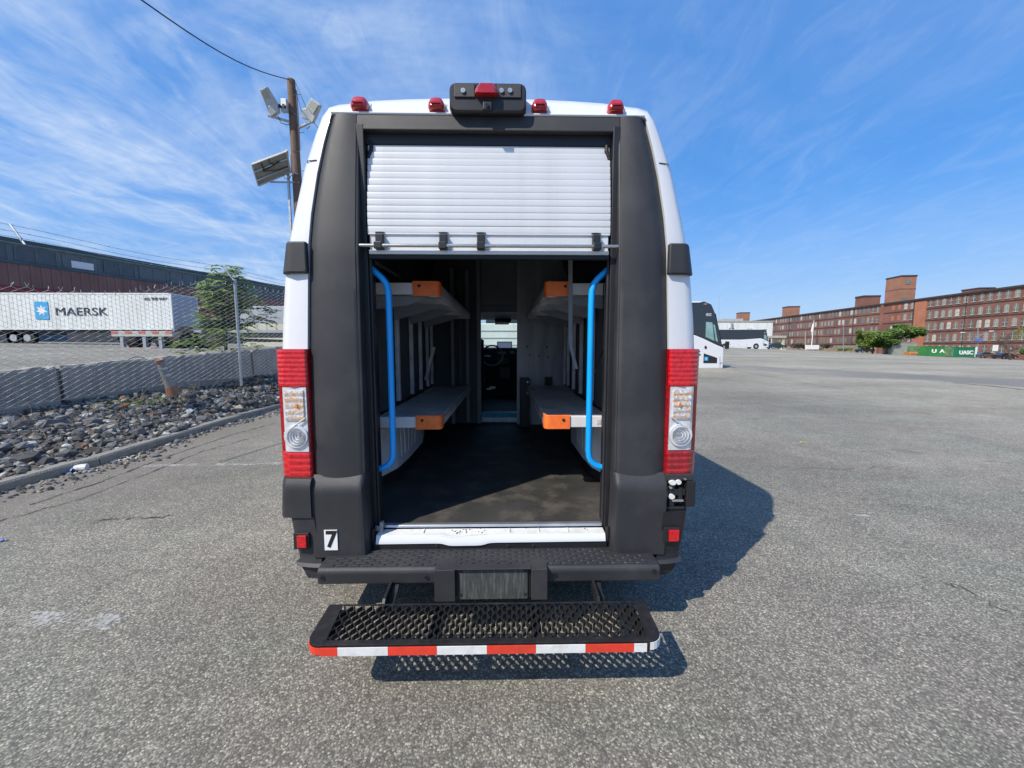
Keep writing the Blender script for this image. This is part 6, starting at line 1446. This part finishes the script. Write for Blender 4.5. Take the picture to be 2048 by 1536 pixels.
container('shipping_container', 'grey container standing left of the green ones', 1785, 1831, 685, 709, 96, 'grey_cont')
container('shipping_container', 'short faded green container beside the grey container', 1832, 1848, 692, 711.5, 94, 'faded_green', None)
container('shipping_container', 'bright green container lettered U A in large white letters', 1850, 1893, 692, 713, 93, 'green_cont', [('U', 1868.5, 702.5, 1.15, 1.5), ('A', 1884.5, 702.5, 1.15, 1.5)])
container('shipping_container', 'pale green container end with weathered doors between the lettered ones', 1894, 1912, 693, 713.5, 92.5, 'faded_green')
r_, a_, b_ = container('shipping_container', 'teal green container lettered UASC in white at its right end', 1913, 1952, 694, 714.5, 92, 'green_cont2', [('UASC', 1932.5, 705.5, 1.25, 1.1)])
mb = MB(); mb.box(b_.x - .5, b_.x, 91.9, 91.93, b_.z, a_.z); mb.build('white_end_panel', 'print_white', r_)
def skip():
    a, b = at(1816, 704, 93), at(1832, 711, 93); root = thing('orange_skip', 'small orange skip in front of the grey container', 'skip', ((a.x + b.x) / 2, 93, b.z))
    mb = MB(); mb.prism([(a.x, a.z), (b.x, a.z), (b.x - .3, b.z), (a.x + .3, b.z)], 92.6, 94); mb.build('body', 'orange_paint', root, bevel=.05)
    mb = MB(); mb.box(a.x + .3, b.x - .3, 92.5, 92.6, (a.z + b.z) / 2 - .12, (a.z + b.z) / 2 + .12); mb.build('rib', 'stone', root)
skip()
def car(lab, px0, px1, pb, Y, m):
    a, b = at(px0, pb, Y), at(px1, pb, Y); Lc = 4.5; k = 1
    root = thing('parked_car', lab, 'car', (0, 0, 0), 'cars parked by the mill')
    prof = [(-2.2, .3), (2.2, .3), (2.25, .6), (2.15, .85), (1.1, .98), (.45, 1.42), (-1.05, 1.45), (-1.75, 1.02), (-2.2, .92), (-2.27, .6)]
    def sec(y, s, zs): return [(x * s, y, .3 + (z - .3) * zs) for x, z in prof]
    mb = MB(); mb.loft([sec(-.85, .97, .72), sec(-.8, .99, .95), sec(-.6, 1, 1), sec(.6, 1, 1), sec(.8, .99, .95), sec(.85, .97, .72)]); mb.build('body', m, root, smooth=True)
    mb = MB(); mb.prism([(1.0, .97), (.42, 1.36), (-1.0, 1.38), (-1.6, 1.0)], -.865, .865); mb.build('side_windows', 'black_glass', root)
    for x in (-1.4, 1.4):
        for y in (-.88, .68): mb = MB(); mb.disc((x, .33), .33, y, y + .2, 16); w = mb.build('wheel', 'tyre', root); mb = MB(); mb.disc((x, .33), .19, y - .01, y + .21, 12); mb.build('rim', 'hub', w)
    for s in (-1, 1): mb = MB(); mb.box(2.18, 2.26, s * .6 - .15, s * .6 + .15, .62, .74); mb.build('headlight', 'clear_rim', root)
    place(root, ((a.x + b.x) / 2, Y, a.z), 0); return root
car('dark car parked under the green trees', 1714, 1744, 705, 108, 'car_dark')
car('grey car parked right of the teal container', 1955, 1979, 716, 92, 'car_grey')
car('black car parked left of the bare tree', 1992, 2026, 718, 88, 'car_dark')
car('black car parked under the cream canopy', 1541, 1562, 697.5, 96, 'car_dark')
# ---- trees
def leaf_cloud(mb, c, rad, n, size):
    for i in range(n):
        v = rng.normal(size=3); v /= np.linalg.norm(v); r = rng.uniform(.35, 1) ** .5; p = Vector((c[0] + v[0] * rad[0] * r, c[1] + v[1] * rad[1] * r, c[2] + v[2] * rad[2] * r))
        a = Vector(tuple(rng.normal(size=3))).normalized(); b = a.orthogonal().normalized() * size * rng.uniform(.6, 1.3); a = a * size * rng.uniform(.6, 1.3)
        mb.add([p - a, p - b * .6, p + a, p + b * .6], [(0, 1, 2, 3)])
def tree(lab, foot_px, foot_py, Y, blobs, m, n=120, size=.28, trunk_r=.22):
    f = at(foot_px, foot_py, Y); root = thing('tree', lab, 'tree', f); tr = MB(); lv = MB(); fk = f + Vector((0, 0, 1.6))
    tr.tube([f - Vector((0, 0, .3)), f + Vector((.1, 0, .9)), fk], trunk_r, 8, True, trunk_r * .7)
    for (px, py, rx, rz, dy) in blobs:
        c = at(px, py, Y + dy); rr = rx * Y / 770; rv = rz * Y / 770; tr.tube([fk, fk.lerp(c, .5) + Vector((0, 0, -.2)), c], trunk_r * .45, 5, True, .04)
        leaf_cloud(lv, c, (rr, rr * .9, rv), n, size)
    tr.build('trunk', 'bark', root, smooth=True); lv.build('crown', m, root, normals=False); return root
tree('broad green tree with a spreading crown in front of the mill', 1772, 706, 97, [(1785, 665, 18, 8, 0), (1810, 658, 20, 7, 1), (1832, 662, 16, 7, -1), (1846, 667, 5, 5, 0), (1765, 672, 16, 9, -2), (1795, 672, 20, 8, 2), (1820, 670, 14, 7, 3), (1780, 685, 16, 7, 0), (1755, 682, 10, 8, 1), (1800, 652, 12, 4, 2), (1840, 660, 8, 6, 1), (1772, 692, 9, 4, 0)], 'leaf', 480, .34)
tree('yellow-green tree left of the broad green tree', 1745, 706, 100, [(1735, 670, 18, 9, 0), (1722, 680, 10, 10, 1), (1745, 680, 14, 9, -1), (1730, 690, 14, 7, 0), (1718, 664, 5, 4, 0), (1750, 668, 10, 7, 2), (1755, 690, 10, 5, 0)], 'leaf_y', 420, .32)
def bush(lab, px, py, Y, rx, rz, m='shrub', n=420):
    f = at(px, py, Y); root = thing('shrub', lab, 'shrub', f, 'shrubs at the foot of the mill'); lv = MB(); tr = MB(); rr = rx * Y / 770; rv = rz * Y / 770
    for k in range(5):
        c = f + Vector((rng.uniform(-.6, .6) * rr, rng.uniform(-.4, .4) * rr, rv * rng.uniform(.6, 1.2))); leaf_cloud(lv, c, (rr * .55, rr * .5, rv * .7), n // 5, .3); tr.tube([f, c], .08, 4)
    tr.build('stems', 'bark', root); lv.build('foliage', m, root, normals=False)
bush('dark rounded shrub left of the white wall', 1597, 698, 150, 13, 7); bush('rusty orange shrub touching the dark rounded one', 1607, 698, 148, 5, 5)
bush('dark shrub right of the white wall', 1652, 697, 150, 13, 6); bush('olive shrub under the cream canopy', 1556, 696, 108, 9, 8, 'leaf')
bush('low green hedge right of the dark shrubs', 1690, 702, 130, 18, 3.5, 'leaf'); bush('low green hedge under the white wall', 1628, 699.5, 135, 14, 2, 'leaf')
bush('yellowish shrub at the right edge of the photo', 2046, 708, 84, 6, 6, 'leaf_y')
def bare_tree():
    f = at(2020, 717, 85); root = thing('bare_tree', 'leafless leaning tree near the right edge of the photo', 'tree', f); mb = MB()
    def br(p, d, L, r, k):
        q = p + d * L; mb.tube([p, p.lerp(q, .5) + Vector(tuple(rng.normal(0, .06 * L, 3))), q], r, 5, True, r * .6)
        if k > 0:
            for j in range(3):
                dd = (d + Vector(tuple(rng.normal(0, .55, 3))) + Vector((0, 0, .15))).normalized(); br(p.lerp(q, rng.uniform(.6, 1)), dd, L * .68, r * .55, k - 1)
    br(f - Vector((0, 0, .3)), Vector((-.25, 0, 1)).normalized(), 2.6, .26, 5); mb.build('branches', 'bark', root)
    lv = MB(); c = at(2042, 668, 85); leaf_cloud(lv, c, (1.3, 1.2, 2.0), 160, .2); lv.build('crown', 'leaf_y', root, normals=False)
bare_tree()
def poles_right():
    def p_(name, lab, cat, px, pt, pb, Y, r, m='galv', px2=None):
        a, b = at(px2 or px, pt, Y), at(px, pb, Y); root = thing(name, lab, cat, b); mb = MB(); mb.tube([b - Vector((0, 0, .3)), a], r, 8, True, r * .6); mb.build('pole', m, root, smooth=True); return root, a
    r, a = p_('flagpole', 'tall white flagpole standing behind the white wall', 'flagpole', 1623, 641, 692, 120, .13, 'print_white', 1628)
    mb = MB(); mb.disc((a.x, a.z), .2, a.y - .1, a.y + .1, 10); mb.build('finial', 'galv', r)
    mb = MB(); mb.grid(lambda u, v: (a.x - .45 + .42 * u - .35 * v, a.y + .15 * math.sin(u * 6), a.z - 1.2 - 2.2 * v), 4, 6, (0, .02, 0)); mb.build('flag', 'tape_white', r)
    p_('light_pole', 'thin pale pole left of the flagpole', 'pole', 1610.5, 663, 699, 118, .09, 'cont_cream')
    r, a = p_('light_pole', 'slim grey pole between the dark shrub and the yellow-green tree', 'pole', 1687, 650, 704, 105, .09)
    p_('antenna_mast', 'very thin antenna mast rising above the near coach', 'mast', 1438, 590, 690, 60, .03, 'galv')
    r, a = p_('street_lamp', 'street lamp with two arms right of the containers', 'street lamp', 1956, 640, 716, 94, .11)
    for px, py in ((1926, 665), (1984, 662)):
        q = at(px, py, 94); s = at(1958, 672, 94); mb = MB(); mb.tube([s, s.lerp(q, .5) + Vector((0, 0, .25)), q], .07, 6); mb.build('arm', 'galv', r); mb = MB(); mb.box(q.x - .45, q.x + .3, 93.8, 94.2, q.z - .1, q.z + .08); mb.build('lamp_head', 'print_white', r, bevel=.04)
    a, b = at(1948, 677, 93.5), at(1966, 682.5, 93.5)
    s = thing('blue_sign', 'blue sign board fixed to the street lamp right of the containers', 'sign', ((a.x + b.x) / 2, 93.5, b.z)); mb = MB(); mb.box(a.x, b.x, 93.5, 93.6, b.z, a.z); mb.build('board', 'wrap_blue', s, bevel=.03)
    a, b = at(1613, 690, 128), at(1638, 697, 128)
    w = MB(); w.box(a.x, b.x, 128, 128.5, b.z - .3, a.z); tag(w.build('white_wall', 'print_white'), 'short white wall panel at the foot of the flagpole', 'wall')
    a, b = at(1987, 690, 98), at(1996, 702, 98); s = thing('notice_board', 'white notice board on a post right of the street lamp', 'sign', ((a.x + b.x) / 2, 98, b.z - 1)); mb = MB(); mb.box(a.x, b.x, 98, 98.1, b.z, a.z); mb.build('board', 'print_white', s); mb = MB(); mb.tube([((a.x + b.x) / 2, 98.15, at(0, 716, 98).z), ((a.x + b.x) / 2, 98.15, b.z)], .07, 6); mb.build('post', 'galv', s)
poles_right()
for _n, _m in list(bpy.data.meshes.items()):
    pass
